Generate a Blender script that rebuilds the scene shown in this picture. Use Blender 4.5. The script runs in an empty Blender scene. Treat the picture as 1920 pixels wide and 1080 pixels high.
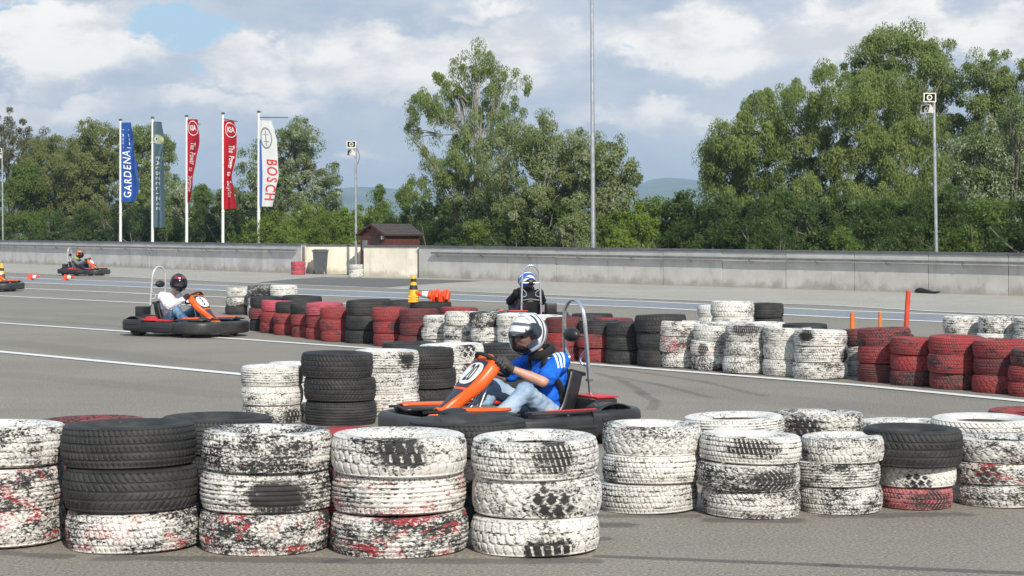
import bpy, bmesh, math, random
import numpy as np
from mathutils import Vector, Matrix, noise as mnoise
random.seed(7); RNG = np.random.default_rng(7)
C = bpy.context.scene.collection
SC = bpy.context.scene
YK = 1.3; F0 = 2800.0; F = F0 * YK; HY = 440.0; EYE = 1.6          # focal length in photo pixels, horizon row, eye height
# ------------------------------------------------------------------ camera
cam = bpy.data.objects.new('camera', bpy.data.cameras.new('camera')); C.objects.link(cam)
cam.location = (0, 0, EYE); cam.rotation_euler = (math.radians(90), 0, 0)
cam.data.sensor_width = 36; cam.data.lens = 36 * F / 1920
cam.data.shift_y = -(540 - HY) / 1920
cam.data.clip_start = .1; cam.data.clip_end = 20000
SC.camera = cam
# ------------------------------------------------------------------ light
SUN_AZ, SUN_EL = math.radians(162), math.radians(35)
world = bpy.data.worlds.new('World'); SC.world = world; world.use_nodes = True
def build_world():
    nt = world.node_tree; nt.nodes.clear()
    n = nt.nodes.new; L = nt.links.new
    def M(op, a, b=None, c=None, clamp=False):
        m = n('ShaderNodeMath'); m.operation = op; m.use_clamp = clamp
        for i, v in enumerate((a, b, c)):
            if v is None: continue
            if isinstance(v, (int, float)): m.inputs[i].default_value = v
            else: L(v, m.inputs[i])
        return m.outputs[0]
    sky = n('ShaderNodeTexSky'); sky.sky_type = 'NISHITA'; sky.sun_disc = False
    sky.sun_elevation = SUN_EL; sky.sun_rotation = SUN_AZ; sky.air_density = 1.0; sky.dust_density = .6; sky.ozone_density = 1.5
    tc = n('ShaderNodeTexCoord'); sep = n('ShaderNodeSeparateXYZ'); L(tc.outputs['Generated'], sep.inputs[0])
    az = M('ARCTAN2', sep.outputs[0], sep.outputs[1]); el = M('ARCSINE', sep.outputs[2])
    def noise(dz, sx, sz, scale, detail, rough):
        mp = n('ShaderNodeMapping'); mp.inputs['Scale'].default_value = (sx, sx, sz); mp.inputs['Location'].default_value = (1.7, .4, dz)
        L(tc.outputs['Generated'], mp.inputs[0])
        t = n('ShaderNodeTexNoise'); t.inputs['Scale'].default_value = scale; t.inputs['Detail'].default_value = detail
        t.inputs['Roughness'].default_value = rough; L(mp.outputs[0], t.inputs['Vector'])
        return t.outputs['Fac']
    def blob(px, py, rx, ry):
        a = M('DIVIDE', M('SUBTRACT', az, (px - 960) / F), rx / F); e = M('DIVIDE', M('SUBTRACT', el, (HY - py) / F), ry / F)
        return M('POWER', 2.71828, M('MULTIPLY', M('ADD', M('MULTIPLY', a, a), M('MULTIPLY', e, e)), -1.0))
    def total(lst):
        s = None
        for w, *b in lst:
            v = M('MULTIPLY', blob(*b), w); s = v if s is None else M('ADD', s, v)
        return s
    # domain warp gives the cumulus their billowing rims
    wa = M('MULTIPLY', M('SUBTRACT', noise(.0, 1, 1.6, 16, 6, .6), .5), 1.0); wb = M('MULTIPLY', M('SUBTRACT', noise(.7, 1, 1.6, 16, 6, .6), .5), 1.0)
    wc = M('SUBTRACT', noise(.45, 1, 1.5, 48, 6, .62), .5)
    azw = M('ADD', az, M('ADD', M('MULTIPLY', wa, .09), M('MULTIPLY', wc, .03))); elw = M('ADD', el, M('ADD', M('MULTIPLY', wb, .05), M('MULTIPLY', wc, .022)))
    def head(px, py, rx, up, dn):
        a_ = M('DIVIDE', M('SUBTRACT', azw, (px - 960) / F), rx / F); d = M('SUBTRACT', elw, (HY - py) / F)
        e = M('MAXIMUM', M('MULTIPLY', d, F / up), M('MULTIPLY', d, -F / dn))
        return M('POWER', 2.71828, M('MULTIPLY', M('ADD', M('MULTIPLY', a_, a_), M('MULTIPLY', e, e)), -1.0))
    def over(lst, fn):
        s = None
        for w, *q in lst:
            v = M('MULTIPLY', fn(*q), w); s = v if s is None else M('MAXIMUM', s, v)
        return s
    fbm = M('ADD', M('MULTIPLY', noise(0, 1.0, 2.0, 8.0, 7, .58), .7), M('MULTIPLY', noise(.3, 1.0, 2.4, 30.0, 6, .6), .3))
    heads = over([(1, 110, 80, 190, 66, 74), (.85, 480, 120, 110, 52, 60), (1.0, 800, 110, 250, 62, 66), (1.05, 1290, 80, 170, 66, 56), (.85, 1640, 60, 210, 46, 60), (.95, 1880, 70, 90, 60, 60), (.62, 90, 195, 170, 30, 42), (.55, 1180, 215, 170, 26, 34), (.6, 690, 290, 70, 18, 18), (.55, 1345, 225, 70, 16, 18), (.5, 420, 190, 200, 24, 40), (.5, 900, 20, 120, 30, 20)], head)
    far = n('ShaderNodeMapRange'); far.interpolation_type = 'SMOOTHSTEP'; L(noise(2.2, 1.0, 2.2, 6.5, 6, .55), far.inputs[0]); far.inputs[1].default_value = .5; far.inputs[2].default_value = .68
    side = n('ShaderNodeMapRange'); side.interpolation_type = 'SMOOTHSTEP'; L(M('ABSOLUTE', az), side.inputs[0]); side.inputs[1].default_value = .33; side.inputs[2].default_value = .5       # the same weather all round
    hi = n('ShaderNodeMapRange'); hi.interpolation_type = 'SMOOTHSTEP'; L(el, hi.inputs[0]); hi.inputs[1].default_value = .15; hi.inputs[2].default_value = .26
    heads = M('MAXIMUM', heads, M('MULTIPLY', far.outputs[0], M('MAXIMUM', side.outputs[0], hi.outputs[0])))
    heads = M('ADD', heads, M('MULTIPLY', M('SUBTRACT', fbm, .5), .9))
    def ss(v, a_, b_, lo=0.0, hi_=1.0):
        m = n('ShaderNodeMapRange'); m.interpolation_type = 'SMOOTHSTEP'; L(v, m.inputs[0])
        for i, x in zip((1, 2, 3, 4), (a_, b_, lo, hi_)): m.inputs[i].default_value = x
        return m.outputs[0]
    gaps = over([(1, 345, 60, 120, 42, 50), (.75, 30, 25, 60, 16, 16), (.6, 20, 140, 26, 46, 46), (.6, 360, 148, 66, 12, 14), (.45, 1150, 100, 30, 16, 16)], head)
    thin = ss(el, .25, .9, 0, .30)                                     # unseen upper sky: cloud thinned to lower the ambient light
    blue_m = M('ADD', ss(M('ADD', gaps, M('MULTIPLY', M('SUBTRACT', fbm, .5), .8)), .34, .62), M('MULTIPLY', ss(M('ADD', fbm, M('MULTIPLY', thin, -1.0)), .5, .36), ss(el, .2, .4)), None, True)
    lit = ss(heads, .14, .56); soft = ss(heads, -.1, .75)
    def cmix(f, a_, b_):
        m = n('ShaderNodeMix'); m.data_type = 'RGBA'
        for i, v in ((0, f), (6, a_), (7, b_)):
            if isinstance(v, tuple): m.inputs[i].default_value = v
            else: L(v, m.inputs[i])
        return m.outputs[2]
    rel = noise(.9, 1.0, 2.2, 20.0, 7, .6)
    grey = cmix(ss(fbm, .36, .64), (4.7, 5.6, 6.9, 1), (6.9, 7.4, 8.2, 1))
    white = cmix(ss(rel, .36, .62), (8.0, 7.95, 8.1, 1), (11.6, 11.1, 10.5, 1))
    ccol = cmix(M('MULTIPLY', soft, .55), grey, (7.9, 8.0, 8.4, 1)); ccol = cmix(lit, ccol, white)
    bm = n('ShaderNodeMix'); bm.data_type = 'RGBA'; bm.inputs[0].default_value = .72; L(sky.outputs[0], bm.inputs[6]); bm.inputs[7].default_value = (4.8, 7.2, 9.4, 1)
    mix = n('ShaderNodeMix'); mix.data_type = 'RGBA'; L(blue_m, mix.inputs[0]); L(ccol, mix.inputs[6]); L(bm.outputs[2], mix.inputs[7])
    bg = n('ShaderNodeBackground'); bg.inputs[1].default_value = .1; L(mix.outputs[2], bg.inputs[0])
    out = n('ShaderNodeOutputWorld'); L(bg.outputs[0], out.inputs[0])
build_world()
sd = bpy.data.lights.new('sun', 'SUN'); sd.energy = 5.0; sd.angle = math.radians(.5); sd.color = (1, .94, .845)
sun = bpy.data.objects.new('sun', sd); C.objects.link(sun)
LDIR = Vector((-math.sin(SUN_AZ) * math.cos(SUN_EL), -math.cos(SUN_AZ) * math.cos(SUN_EL), -math.sin(SUN_EL)))
sun.rotation_euler = LDIR.to_track_quat('-Z', 'Y').to_euler(); sun.location = (20, -40, 40)
vs = SC.view_settings; vs.view_transform = 'Standard'; vs.look = 'None'; vs.exposure = 0.0; vs.gamma = 1; vs.use_curve_mapping = False
SC.cycles.max_bounces = 6; SC.cycles.transparent_max_bounces = 8; SC.cycles.volume_bounces = 0; SC.cycles.sample_clamp_indirect = 5

# ------------------------------------------------------------------ helpers
def at(px, py, Y):
    Y = Y * YK
    return Vector(((px - 960) / F * Y, Y, EYE - (py - HY) / F * Y))
def ground(px, py, z=0.0):
    Y = (EYE - z) * F / (py - HY); return Vector(((px - 960) / F * Y, Y, z))
def tag(o, label=None, cat=None, group=None, kind=None):
    if label: o['label'] = label
    if cat: o['category'] = cat
    if group: o['group'] = group
    if kind: o['kind'] = kind
    return o
def empty(name, loc=(0, 0, 0), rz=0.0):
    o = bpy.data.objects.new(name, None); C.objects.link(o); o.location = loc; o.rotation_euler = (0, 0, rz); o.empty_display_size = .1
    return o
def copy_tree(o, parent=None):
    c = o.copy(); C.objects.link(c)
    if parent is not None:
        c.parent = parent; c.matrix_parent_inverse = o.matrix_parent_inverse.copy()
    for ch in list(o.children): copy_tree(ch, c)
    return c
class MB:
    """collects polygons, builds ONE mesh object"""
    def __init__(s): s.v = []; s.f = []; s.m = []
    def add(s, vs, fs, mi=0):
        b = len(s.v); s.v.extend([tuple(p) for p in vs]); s.f.extend([tuple(i + b for i in f) for f in fs]); s.m.extend([mi] * len(fs)); return s
    def box(s, lo, hi, mi=0, M=None, bev=0.0):
        bm = bmesh.new(); bmesh.ops.create_cube(bm, size=1)
        sz = [hi[i] - lo[i] for i in range(3)]; ce = [(hi[i] + lo[i]) / 2 for i in range(3)]
        for v in bm.verts: v.co = Vector((v.co.x * sz[0], v.co.y * sz[1], v.co.z * sz[2]))
        if bev > 0: bmesh.ops.bevel(bm, geom=bm.edges[:], offset=bev, segments=2, affect='EDGES', profile=.6)
        for v in bm.verts:
            v.co += Vector(ce)
            if M is not None: v.co = M @ v.co
        bm.verts.index_update()
        s.add([v.co.copy() for v in bm.verts], [[v.index for v in f.verts] for f in bm.faces], mi); bm.free(); return s
    def tube(s, pts, rad, segs=8, mi=0, caps=True):
        pts = [Vector(p) for p in pts]; n = len(pts)
        rad = [rad] * n if isinstance(rad, (int, float)) else rad
        vs = []; up = None
        for i, p in enumerate(pts):
            t = (pts[min(i + 1, n - 1)] - pts[max(i - 1, 0)]).normalized()
            if up is None: up = t.orthogonal().normalized()
            else: up = (up - t * up.dot(t)); up = up.normalized() if up.length > 1e-6 else t.orthogonal().normalized()
            sd_ = t.cross(up)
            for k in range(segs):
                a = 2 * math.pi * k / segs; vs.append(p + (up * math.cos(a) + sd_ * math.sin(a)) * rad[i])
        fs = [(i * segs + k, i * segs + (k + 1) % segs, (i + 1) * segs + (k + 1) % segs, (i + 1) * segs + k) for i in range(n - 1) for k in range(segs)]
        if caps: fs += [tuple(range(segs))[::-1], tuple((n - 1) * segs + k for k in range(segs))]
        return s.add(vs, fs, mi)
    def lathe(s, prof, segs=24, mi=0, M=None, caps=False, mis=None):
        vs = []; fs = []; n = len(prof)
        for r, z in prof:
            for k in range(segs):
                a = 2 * math.pi * k / segs; p = Vector((r * math.cos(a), r * math.sin(a), z)); vs.append(M @ p if M is not None else p)
        b = len(s.f)
        fs = [(i * segs + k, i * segs + (k + 1) % segs, (i + 1) * segs + (k + 1) % segs, (i + 1) * segs + k) for i in range(n - 1) for k in range(segs)]
        if caps: fs += [tuple(range(segs))[::-1], tuple((n - 1) * segs + k for k in range(segs))]
        s.add(vs, fs, mi)
        if mis:
            for i in range(n - 1):
                for k in range(segs): s.m[b + i * segs + k] = mis[i]
        return s
    def grid(s, fn, nu, nv, mi=0, closed_u=False):
        vs = [fn(i / (nu if closed_u else nu - 1), j / (nv - 1)) for j in range(nv) for i in range(nu)]
        fs = []
        for j in range(nv - 1):
            for i in range(nu if closed_u else nu - 1):
                a = j * nu + i; b = j * nu + (i + 1) % nu; fs.append((a, b, b + nu, a + nu))
        return s.add(vs, fs, mi)
    def ell(s, c, r, segs=12, rings=8, mi=0, M=None):
        vs = []; 
        for j in range(rings + 1):
            t = math.pi * j / rings
            for k in range(segs):
                a = 2 * math.pi * k / segs
                p = Vector((r[0] * math.sin(t) * math.cos(a), r[1] * math.sin(t) * math.sin(a), r[2] * math.cos(t)))
                vs.append(Vector(c) + (M @ p if M is not None else p))
        fs = [(j * segs + k, (j + 1) * segs + k, (j + 1) * segs + (k + 1) % segs, j * segs + (k + 1) % segs) for j in range(rings) for k in range(segs)]
        return s.add(vs, fs, mi)
    def cap(s, p0, r0, p1, r1, segs=10, mi=0):
        p0 = Vector(p0); p1 = Vector(p1); d = (p1 - p0); Ln = d.length; d.normalize(); pts = []; rr = []
        for a in (-80, -50, -20): pts.append(p0 + d * (r0 * math.sin(math.radians(a)))); rr.append(r0 * math.cos(math.radians(a)))
        for a in (20, 50, 80): pts.append(p1 + d * (r1 * math.sin(math.radians(a)))); rr.append(r1 * math.cos(math.radians(a)))
        return s.tube(pts, rr, segs, mi)
    def sweep(s, path, sec, mi=0, closed=False, hs=None, M=None):
        """path: points; sec: (lateral, vertical) outline; frames stay upright"""
        n = len(path); m = len(sec); vs = []
        P = [Vector(p) for p in path]
        for i, p in enumerate(P):
            a = P[(i - 1) % n] if (closed or i > 0) else p; b = P[(i + 1) % n] if (closed or i < n - 1) else p
            t = (b - a); t.z = 0; t.normalize(); lat = Vector((t.y, -t.x, 0)); h = hs[i] if hs else (1, 1)
            for q in sec: vs.append(p + lat * q[0] * h[0] + Vector((0, 0, q[1] * h[1])))
        fs = [((i % n) * m + k, (i % n) * m + (k + 1) % m, ((i + 1) % n) * m + (k + 1) % m, ((i + 1) % n) * m + k) for i in range(n if closed else n - 1) for k in range(m)]
        if not closed: fs += [tuple(range(m))[::-1], tuple((n - 1) * m + k for k in range(m))]
        return s.add(vs, fs, mi)
    def mesh(s, name, mats, smooth=True, sharp=40, fixn=True):
        me = bpy.data.meshes.new(name); me.from_pydata(s.v, [], s.f)
        for m in (mats if isinstance(mats, (list, tuple)) else [mats]): me.materials.append(m)
        me.polygons.foreach_set('material_index', s.m)
        if fixn:
            bm = bmesh.new(); bm.from_mesh(me); bmesh.ops.recalc_face_normals(bm, faces=bm.faces); bm.to_mesh(me); bm.free()
        if smooth:
            me.polygons.foreach_set('use_smooth', [True] * len(me.polygons)); me.set_sharp_from_angle(angle=math.radians(sharp))
        me.update(); return me
    def build(s, name, mats, parent=None, smooth=True, sharp=40, loc=None, fixn=True):
        o = bpy.data.objects.new(name, s.mesh(name, mats, smooth, sharp, fixn)); C.objects.link(o)
        if parent is not None: o.parent = parent
        if loc is not None: o.location = loc
        return o
def spline(pts, n=8, closed=False):
    P = [Vector(p) for p in pts]; out = []; N = len(P)
    g = (lambda i: P[i % N]) if closed else (lambda i: P[max(0, min(N - 1, i))])
    for i in range(N if closed else N - 1):
        a, b, c, d = g(i - 1), g(i), g(i + 1), g(i + 2)
        for k in range(n):
            t = k / n; out.append(.5 * ((2 * b) + (c - a) * t + (2 * a - 5 * b + 4 * c - d) * t * t + (3 * b - a - 3 * c + d) * t ** 3))
    if not closed: out.append(P[-1].copy())
    return out
def rrect(w, h, r, n=4):
    out = []
    for cx, cy, a0 in ((w / 2 - r, h / 2 - r, 0), (-w / 2 + r, h / 2 - r, 90), (-w / 2 + r, -h / 2 + r, 180), (w / 2 - r, -h / 2 + r, 270)):
        for k in range(n + 1):
            a = math.radians(a0 + 90 * k / n); out.append((cx + r * math.cos(a), cy + r * math.sin(a)))
    return out
def remeshed(mb, name, mats, voxel, smooth_it=6, parent=None):
    """one continuous skin over the overlapping forms"""
    o = bpy.data.objects.new('tmp', mb.mesh('tmp', mats, False)); C.objects.link(o)
    r = o.modifiers.new('r', 'REMESH'); r.mode = 'VOXEL'; r.voxel_size = voxel
    sm = o.modifiers.new('s', 'SMOOTH'); sm.iterations = smooth_it; sm.factor = .5
    dg = bpy.context.evaluated_depsgraph_get(); me = bpy.data.meshes.new_from_object(o.evaluated_get(dg)); me.name = name
    bpy.data.objects.remove(o)
    me.materials.clear()
    for m in (mats if isinstance(mats, (list, tuple)) else [mats]): me.materials.append(m)
    me.polygons.foreach_set('use_smooth', [True] * len(me.polygons)); me.polygons.foreach_set('material_index', [0] * len(me.polygons))
    no = bpy.data.objects.new(name, me); C.objects.link(no)
    if parent is not None: no.parent = parent
    return no
def text_mesh(body, size=1.0, spacing=1.0, bold=0.0):
    cu = bpy.data.curves.new('t', 'FONT'); cu.body = body; cu.size = size; cu.align_x = 'CENTER'; cu.align_y = 'CENTER'; cu.space_character = spacing; cu.offset = bold; cu.resolution_u = 4
    o = bpy.data.objects.new('t', cu); C.objects.link(o); dg = bpy.context.evaluated_depsgraph_get()
    me = bpy.data.meshes.new_from_object(o.evaluated_get(dg)); bpy.data.objects.remove(o)
    bm = bmesh.new(); bm.from_mesh(me); bmesh.ops.triangulate(bm, faces=bm.faces)
    bmesh.ops.subdivide_edges(bm, edges=[e for e in bm.edges if e.calc_length() > size * .25], cuts=2); bmesh.ops.triangulate(bm, faces=bm.faces)
    v = [x.co.copy() for x in bm.verts]; bm.verts.index_update(); f = [[x.index for x in fa.verts] for fa in bm.faces]; bm.free(); bpy.data.meshes.remove(me)
    return v, f

# ------------------------------------------------------------------ materials
class NT:
    def __init__(s, name):
        s.mat = bpy.data.materials.new(name); s.mat.use_nodes = True; s.t = s.mat.node_tree; s.t.nodes.clear()
        s.out = s.n('ShaderNodeOutputMaterial'); s.bsdf = s.n('ShaderNodeBsdfPrincipled'); s.l(s.bsdf.outputs[0], s.out.inputs[0])
    def n(s, k): return s.t.nodes.new(k)
    def l(s, a, b): s.t.links.new(a, b)
    def put(s, sock, v):
        if hasattr(v, 'is_output'): s.l(v, sock)
        elif isinstance(v, (tuple, list)): sock.default_value = (*v, 1) if len(v) == 3 and len(sock.default_value) == 4 else v
        else: sock.default_value = v
    def M(s, op, a, b=None, c=None, clamp=False):
        m = s.n('ShaderNodeMath'); m.operation = op; m.use_clamp = clamp
        for i, v in enumerate((a, b, c)):
            if v is not None: s.put(m.inputs[i], v)
        return m.outputs[0]
    def V(s, op, a, b=None, out=0):
        m = s.n('ShaderNodeVectorMath'); m.operation = op; s.put(m.inputs[0], a)
        if b is not None: s.put(m.inputs[3 if op == 'SCALE' else 1], b)
        return m.outputs['Value'] if out == 'v' else m.outputs[0]
    def noise(s, vec, scale, detail=4, rough=.55, dist=0.0, out='Fac'):
        t = s.n('ShaderNodeTexNoise'); t.inputs['Scale'].default_value = scale; t.inputs['Detail'].default_value = detail; t.inputs['Roughness'].default_value = rough; t.inputs['Distortion'].default_value = dist
        if vec is not None: s.l(vec, t.inputs['Vector'])
        return t.outputs[out]
    def step(s, v, a, b, lo=0.0, hi=1.0):
        m = s.n('ShaderNodeMapRange'); m.interpolation_type = 'SMOOTHSTEP'
        for i, x in enumerate((v, a, b, lo, hi)): s.put(m.inputs[i], x)
        return m.outputs[0]
    def mix(s, fac, a, b, blend='MIX'):
        m = s.n('ShaderNodeMix'); m.data_type = 'RGBA'; m.blend_type = blend; s.put(m.inputs[0], fac); s.put(m.inputs[6], a); s.put(m.inputs[7], b); return m.outputs[2]
    def coord(s, w='Object'): return s.n('ShaderNodeTexCoord').outputs[w]
    def pos(s): return s.n('ShaderNodeNewGeometry').outputs['Position']
    def attr(s, name, kind='GEOMETRY', out='Fac'):
        a = s.n('ShaderNodeAttribute'); a.attribute_type = kind; a.attribute_name = name; return a.outputs[out]
    def xyz(s, v):
        m = s.n('ShaderNodeSeparateXYZ'); s.l(v, m.inputs[0]); return m.outputs
    def scale(s, v, sc):
        m = s.n('ShaderNodeMapping'); m.inputs['Scale'].default_value = sc; s.l(v, m.inputs[0]); return m.outputs[0]
    def bump(s, h, strength=.3, dist=.01):
        b = s.n('ShaderNodeBump'); b.inputs['Strength'].default_value = strength; b.inputs['Distance'].default_value = dist; s.l(h, b.inputs['Height']); s.l(b.outputs[0], s.bsdf.inputs['Normal']); return b
    def set(s, **k):
        for a, v in k.items(): s.put(s.bsdf.inputs[{'col': 'Base Color', 'rough': 'Roughness', 'metal': 'Metallic', 'spec': 'Specular IOR Level', 'alpha': 'Alpha', 'trans': 'Transmission Weight', 'coat': 'Coat Weight'}[a]], v)
        return s
def simple(name, col, rough=.5, metal=0.0, var=.25, sc=12, bump=0.0, bsc=60, spec=.5, dirt=0.0):
    m = NT(name); c = m.coord(); nz = m.noise(c, sc, 5, .6)
    dark = tuple(x * (1 - var) for x in col); lite = tuple(min(1, x * (1 + var * .6)) for x in col)
    cc = m.mix(m.step(nz, .3, .7), dark, lite)
    if dirt > 0: cc = m.mix(m.M('MULTIPLY', m.step(m.noise(c, sc * .35, 6, .65), .5, .72), dirt), cc, (.09, .08, .07))
    m.set(col=cc, rough=m.M('ADD', m.M('MULTIPLY', nz, .2), rough - .1), metal=metal, spec=spec)
    if bump: m.bump(m.noise(c, bsc, 4, .6), bump, .005)
    return m.mat
# ------------------------------------------------------------------ setting
def asphalt_mat(name, base, dark_marks=()):
    m = NT(name); p = m.pos()
    big = m.noise(p, .35, 5, .6); mid = m.noise(p, 2.6, 5, .62); fine = m.noise(p, 52, 4, .8); grit = m.noise(p, 75, 2, .6)
    streak = m.noise(m.scale(p, (.25, 1.4, 1)), 1.1, 5, .6)
    b = Vector(base)
    col = m.mix(m.step(big, .3, .72), tuple(b * .88), tuple(b * 1.1))
    col = m.mix(m.M('MULTIPLY', m.step(streak, .45, .75), .35), col, tuple(b * .72))
    col = m.mix(m.M('MULTIPLY', m.step(mid, .5, .8), .3), col, tuple(b * 1.2))
    col = m.mix(m.step(fine, .51, .66), col, tuple(b * 1.8)); col = m.mix(m.step(fine, .49, .34), col, tuple(b * .35))
    col = m.mix(m.step(grit, .66, .74), col, (.62, .6, .56))
    warp = m.M('MULTIPLY', m.M('SUBTRACT', m.noise(p, 5, 5, .65), .5), 1.0)
    for (a, c, w, amt, nz) in dark_marks:
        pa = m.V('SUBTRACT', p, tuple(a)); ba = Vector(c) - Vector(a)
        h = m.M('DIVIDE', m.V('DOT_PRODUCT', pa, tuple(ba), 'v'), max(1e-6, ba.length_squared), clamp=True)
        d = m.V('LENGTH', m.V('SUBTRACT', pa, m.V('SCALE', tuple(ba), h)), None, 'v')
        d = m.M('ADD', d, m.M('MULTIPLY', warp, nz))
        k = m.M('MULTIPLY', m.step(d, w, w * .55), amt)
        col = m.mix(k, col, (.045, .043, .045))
    m.set(col=col, rough=m.M('ADD', m.M('MULTIPLY', fine, .2), .72), spec=.3)
    m.bump(m.M('ADD', m.M('MULTIPLY', fine, .8), m.M('MULTIPLY', mid, .2)), .35, .006)
    return m.mat
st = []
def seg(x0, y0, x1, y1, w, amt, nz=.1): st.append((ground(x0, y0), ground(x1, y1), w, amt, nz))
seg(1125, 1043, 1560, 1060, .055, .62, .05); seg(1560, 1060, 1990, 1078, .06, .62, .05)  # long thin dark band drawn into the asphalt colour
seg(1120, 985, 1165, 984, .12, .6, .22); seg(1120, 1012, 1135, 1010, .06, .5, .1)  # dark spots on the asphalt right of the nearest row
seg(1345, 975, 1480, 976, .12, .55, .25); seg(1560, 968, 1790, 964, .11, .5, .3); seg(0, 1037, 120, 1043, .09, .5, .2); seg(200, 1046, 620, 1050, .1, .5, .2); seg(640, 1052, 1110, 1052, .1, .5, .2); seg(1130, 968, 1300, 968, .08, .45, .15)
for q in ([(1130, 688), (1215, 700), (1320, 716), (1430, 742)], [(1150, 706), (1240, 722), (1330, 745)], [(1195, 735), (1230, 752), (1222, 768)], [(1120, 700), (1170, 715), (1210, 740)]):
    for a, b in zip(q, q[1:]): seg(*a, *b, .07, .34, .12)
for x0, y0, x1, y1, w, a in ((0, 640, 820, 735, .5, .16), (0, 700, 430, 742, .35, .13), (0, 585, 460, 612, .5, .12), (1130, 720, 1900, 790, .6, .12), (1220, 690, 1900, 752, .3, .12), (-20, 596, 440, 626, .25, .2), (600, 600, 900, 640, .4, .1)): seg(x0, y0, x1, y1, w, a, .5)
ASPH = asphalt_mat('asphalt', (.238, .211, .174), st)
APRON = asphalt_mat('apron_asphalt', (.37, .335, .285))
LANE = asphalt_mat('lane_asphalt', (.235, .24, .258))
PATCH = asphalt_mat('patch_asphalt', (.14, .13, .118))
def sheet(name, pts, z, mat, kind='structure'):
    mb = MB(); mb.add([(p[0], p[1], z) for p in pts], [tuple(range(len(pts)))]); o = mb.build(name, mat, smooth=False)
    o['kind'] = kind
    for p in o.data.polygons:
        if p.normal.z < 0: o.data.flip_normals(); break
    return o
GR = NT('meadow'); gp = GR.pos()
GR.set(col=GR.mix(GR.noise(gp, .8, 6, .7), (.03, .05, .012), (.10, .13, .04)), rough=.9, spec=.1)
sheet('ground', [(-3300, -70), (3300, -70), (3300, 4700), (-3300, 4700)], -.03, GR.mat)
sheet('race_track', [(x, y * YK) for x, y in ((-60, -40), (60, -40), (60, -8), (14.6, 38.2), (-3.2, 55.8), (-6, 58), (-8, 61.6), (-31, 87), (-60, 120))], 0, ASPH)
def strip(name, px, w, z, mat):
    P = [ground(*p) for p in px]; n = len(P); a = []; b = []
    for i in range(n):
        t = (P[min(i + 1, n - 1)] - P[max(i - 1, 0)]).normalized(); s = Vector((-t.y, t.x, 0)) * w / 2; a.append(P[i] + s); b.append(P[i] - s)
    mb = MB(); mb.add([(q.x, q.y, z) for q in a + b], [(i, i + 1, n + i + 1, n + i) for i in range(n - 1)]); o = mb.build(name, mat, smooth=False); o['kind'] = 'structure'
    if o.data.polygons[0].normal.z < 0: o.data.flip_normals()
    return o
PAINT = NT('road_paint'); pp = PAINT.pos()
PAINT.set(col=PAINT.mix(PAINT.step(PAINT.noise(pp, 40, 4, .7), .58, .75), (.74, .73, .70), (.3, .29, .27)), rough=.7)
PAINTW = NT('worn_road_paint'); pp = PAINTW.pos()
PAINTW.set(col=PAINTW.mix(PAINTW.step(PAINTW.noise(pp, 3, 6, .75), .45, .7), (.5, .49, .47), (.27, .26, .24)), rough=.8)
LANE_TOP = [(-40, 517.5), (0, 519), (137, 525), (240, 528.5), (557, 541.7), (720, 548), (850, 552.5), (1220, 566), (1560, 582), (1770, 590), (1960, 597.5)]
LANE_BOT = [(-40, 527), (32, 529.5), (240, 537.5), (410, 544.5), (557, 552.5), (720, 558.5), (850, 563), (1220, 577.5), (1560, 595), (1770, 604), (1960, 612)]
FAINT = [(-40, 509), (15, 511), (240, 520), (557, 534.5), (720, 540.5), (850, 546), (1200, 560), (1560, 573), (1770, 585), (1960, 592)]
sheet('apron', [ground(*p) for p in FAINT] + [Vector((p[0], p[1] * YK, 0)) for p in ((14.45, 38.3), (-3.2, 55.6), (-5.8, 57.8), (-8, 61.4), (-31, 86.6))], .004, APRON)
sheet('pavement_patch', [ground(*p) for p in ((480, 530), (555, 523), (605, 520), (690, 521.5), (785, 523.5), (905, 527), (800, 533), (715, 540), (640, 536.5), (560, 533.5))], .008, PATCH)
sheet('dark_lane', [ground(*p) for p in LANE_TOP] + [ground(*p) for p in LANE_BOT[::-1]], .004, LANE)
strip('lane_line', LANE_TOP, .22, .008, PAINT.mat); strip('lane_line', LANE_BOT, .24, .008, PAINT.mat); strip('lane_line', FAINT, .3, .008, PAINTW.mat)
strip('lane_line', [(-40, 538), (40, 541), (240, 549.5), (300, 553), (420, 557.5), (700, 572)], .22, .008, PAINT.mat)
strip('lane_line', [(-40, 553.5), (0, 555), (240, 567), (420, 575.5), (560, 583)], .2, .008, PAINT.mat)
strip('track_edge_line', [(-60, 602), (0, 606), (235, 622), (457, 637), (683, 653), (1065, 680.5), (1300, 698.6), (1620, 724), (1960, 757)], .17, .008, PAINT.mat)
strip('track_edge_line', [(-60, 654), (0, 660), (200, 679), (445, 702), (600, 717)], .19, .008, PAINT.mat)

# concrete barrier walls
def concrete(name, col):
    m = NT(name); p = m.pos(); o = m.coord('Object')
    v = m.noise(m.scale(p, (1.6, 1.6, .22)), 3.2, 6, .65); b = m.noise(p, 1.1, 5, .6); z = m.xyz(p)[2]
    c = m.mix(m.step(b, .3, .7), tuple(x * .86 for x in col), tuple(min(1, x * 1.1) for x in col))
    c = m.mix(m.M('MULTIPLY', m.step(v, .58, .76), .38), c, (.13, .115, .09))
    foot = m.M('MULTIPLY', m.step(m.M('ADD', z, m.M('MULTIPLY', m.M('SUBTRACT', m.noise(p, 2.2, 5, .65), .5), .7)), .30, .02), .42)
    c = m.mix(foot, c, (.17, .14, .085))
    m.set(col=c, rough=.85, spec=.2); m.bump(m.noise(p, 40, 4, .6), .2, .004); return m.mat
CONC_R = concrete('concrete_wall_grey', (.55, .53, .495)); CONC_L = concrete('concrete_wall_pale', (.57, .55, .53))
COPE = simple('coping_metal', (.16, .165, .175), .5, .3, sc=3); RAIL = simple('rail_steel', (.24, .245, .25), .5, .6, sc=4)
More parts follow.
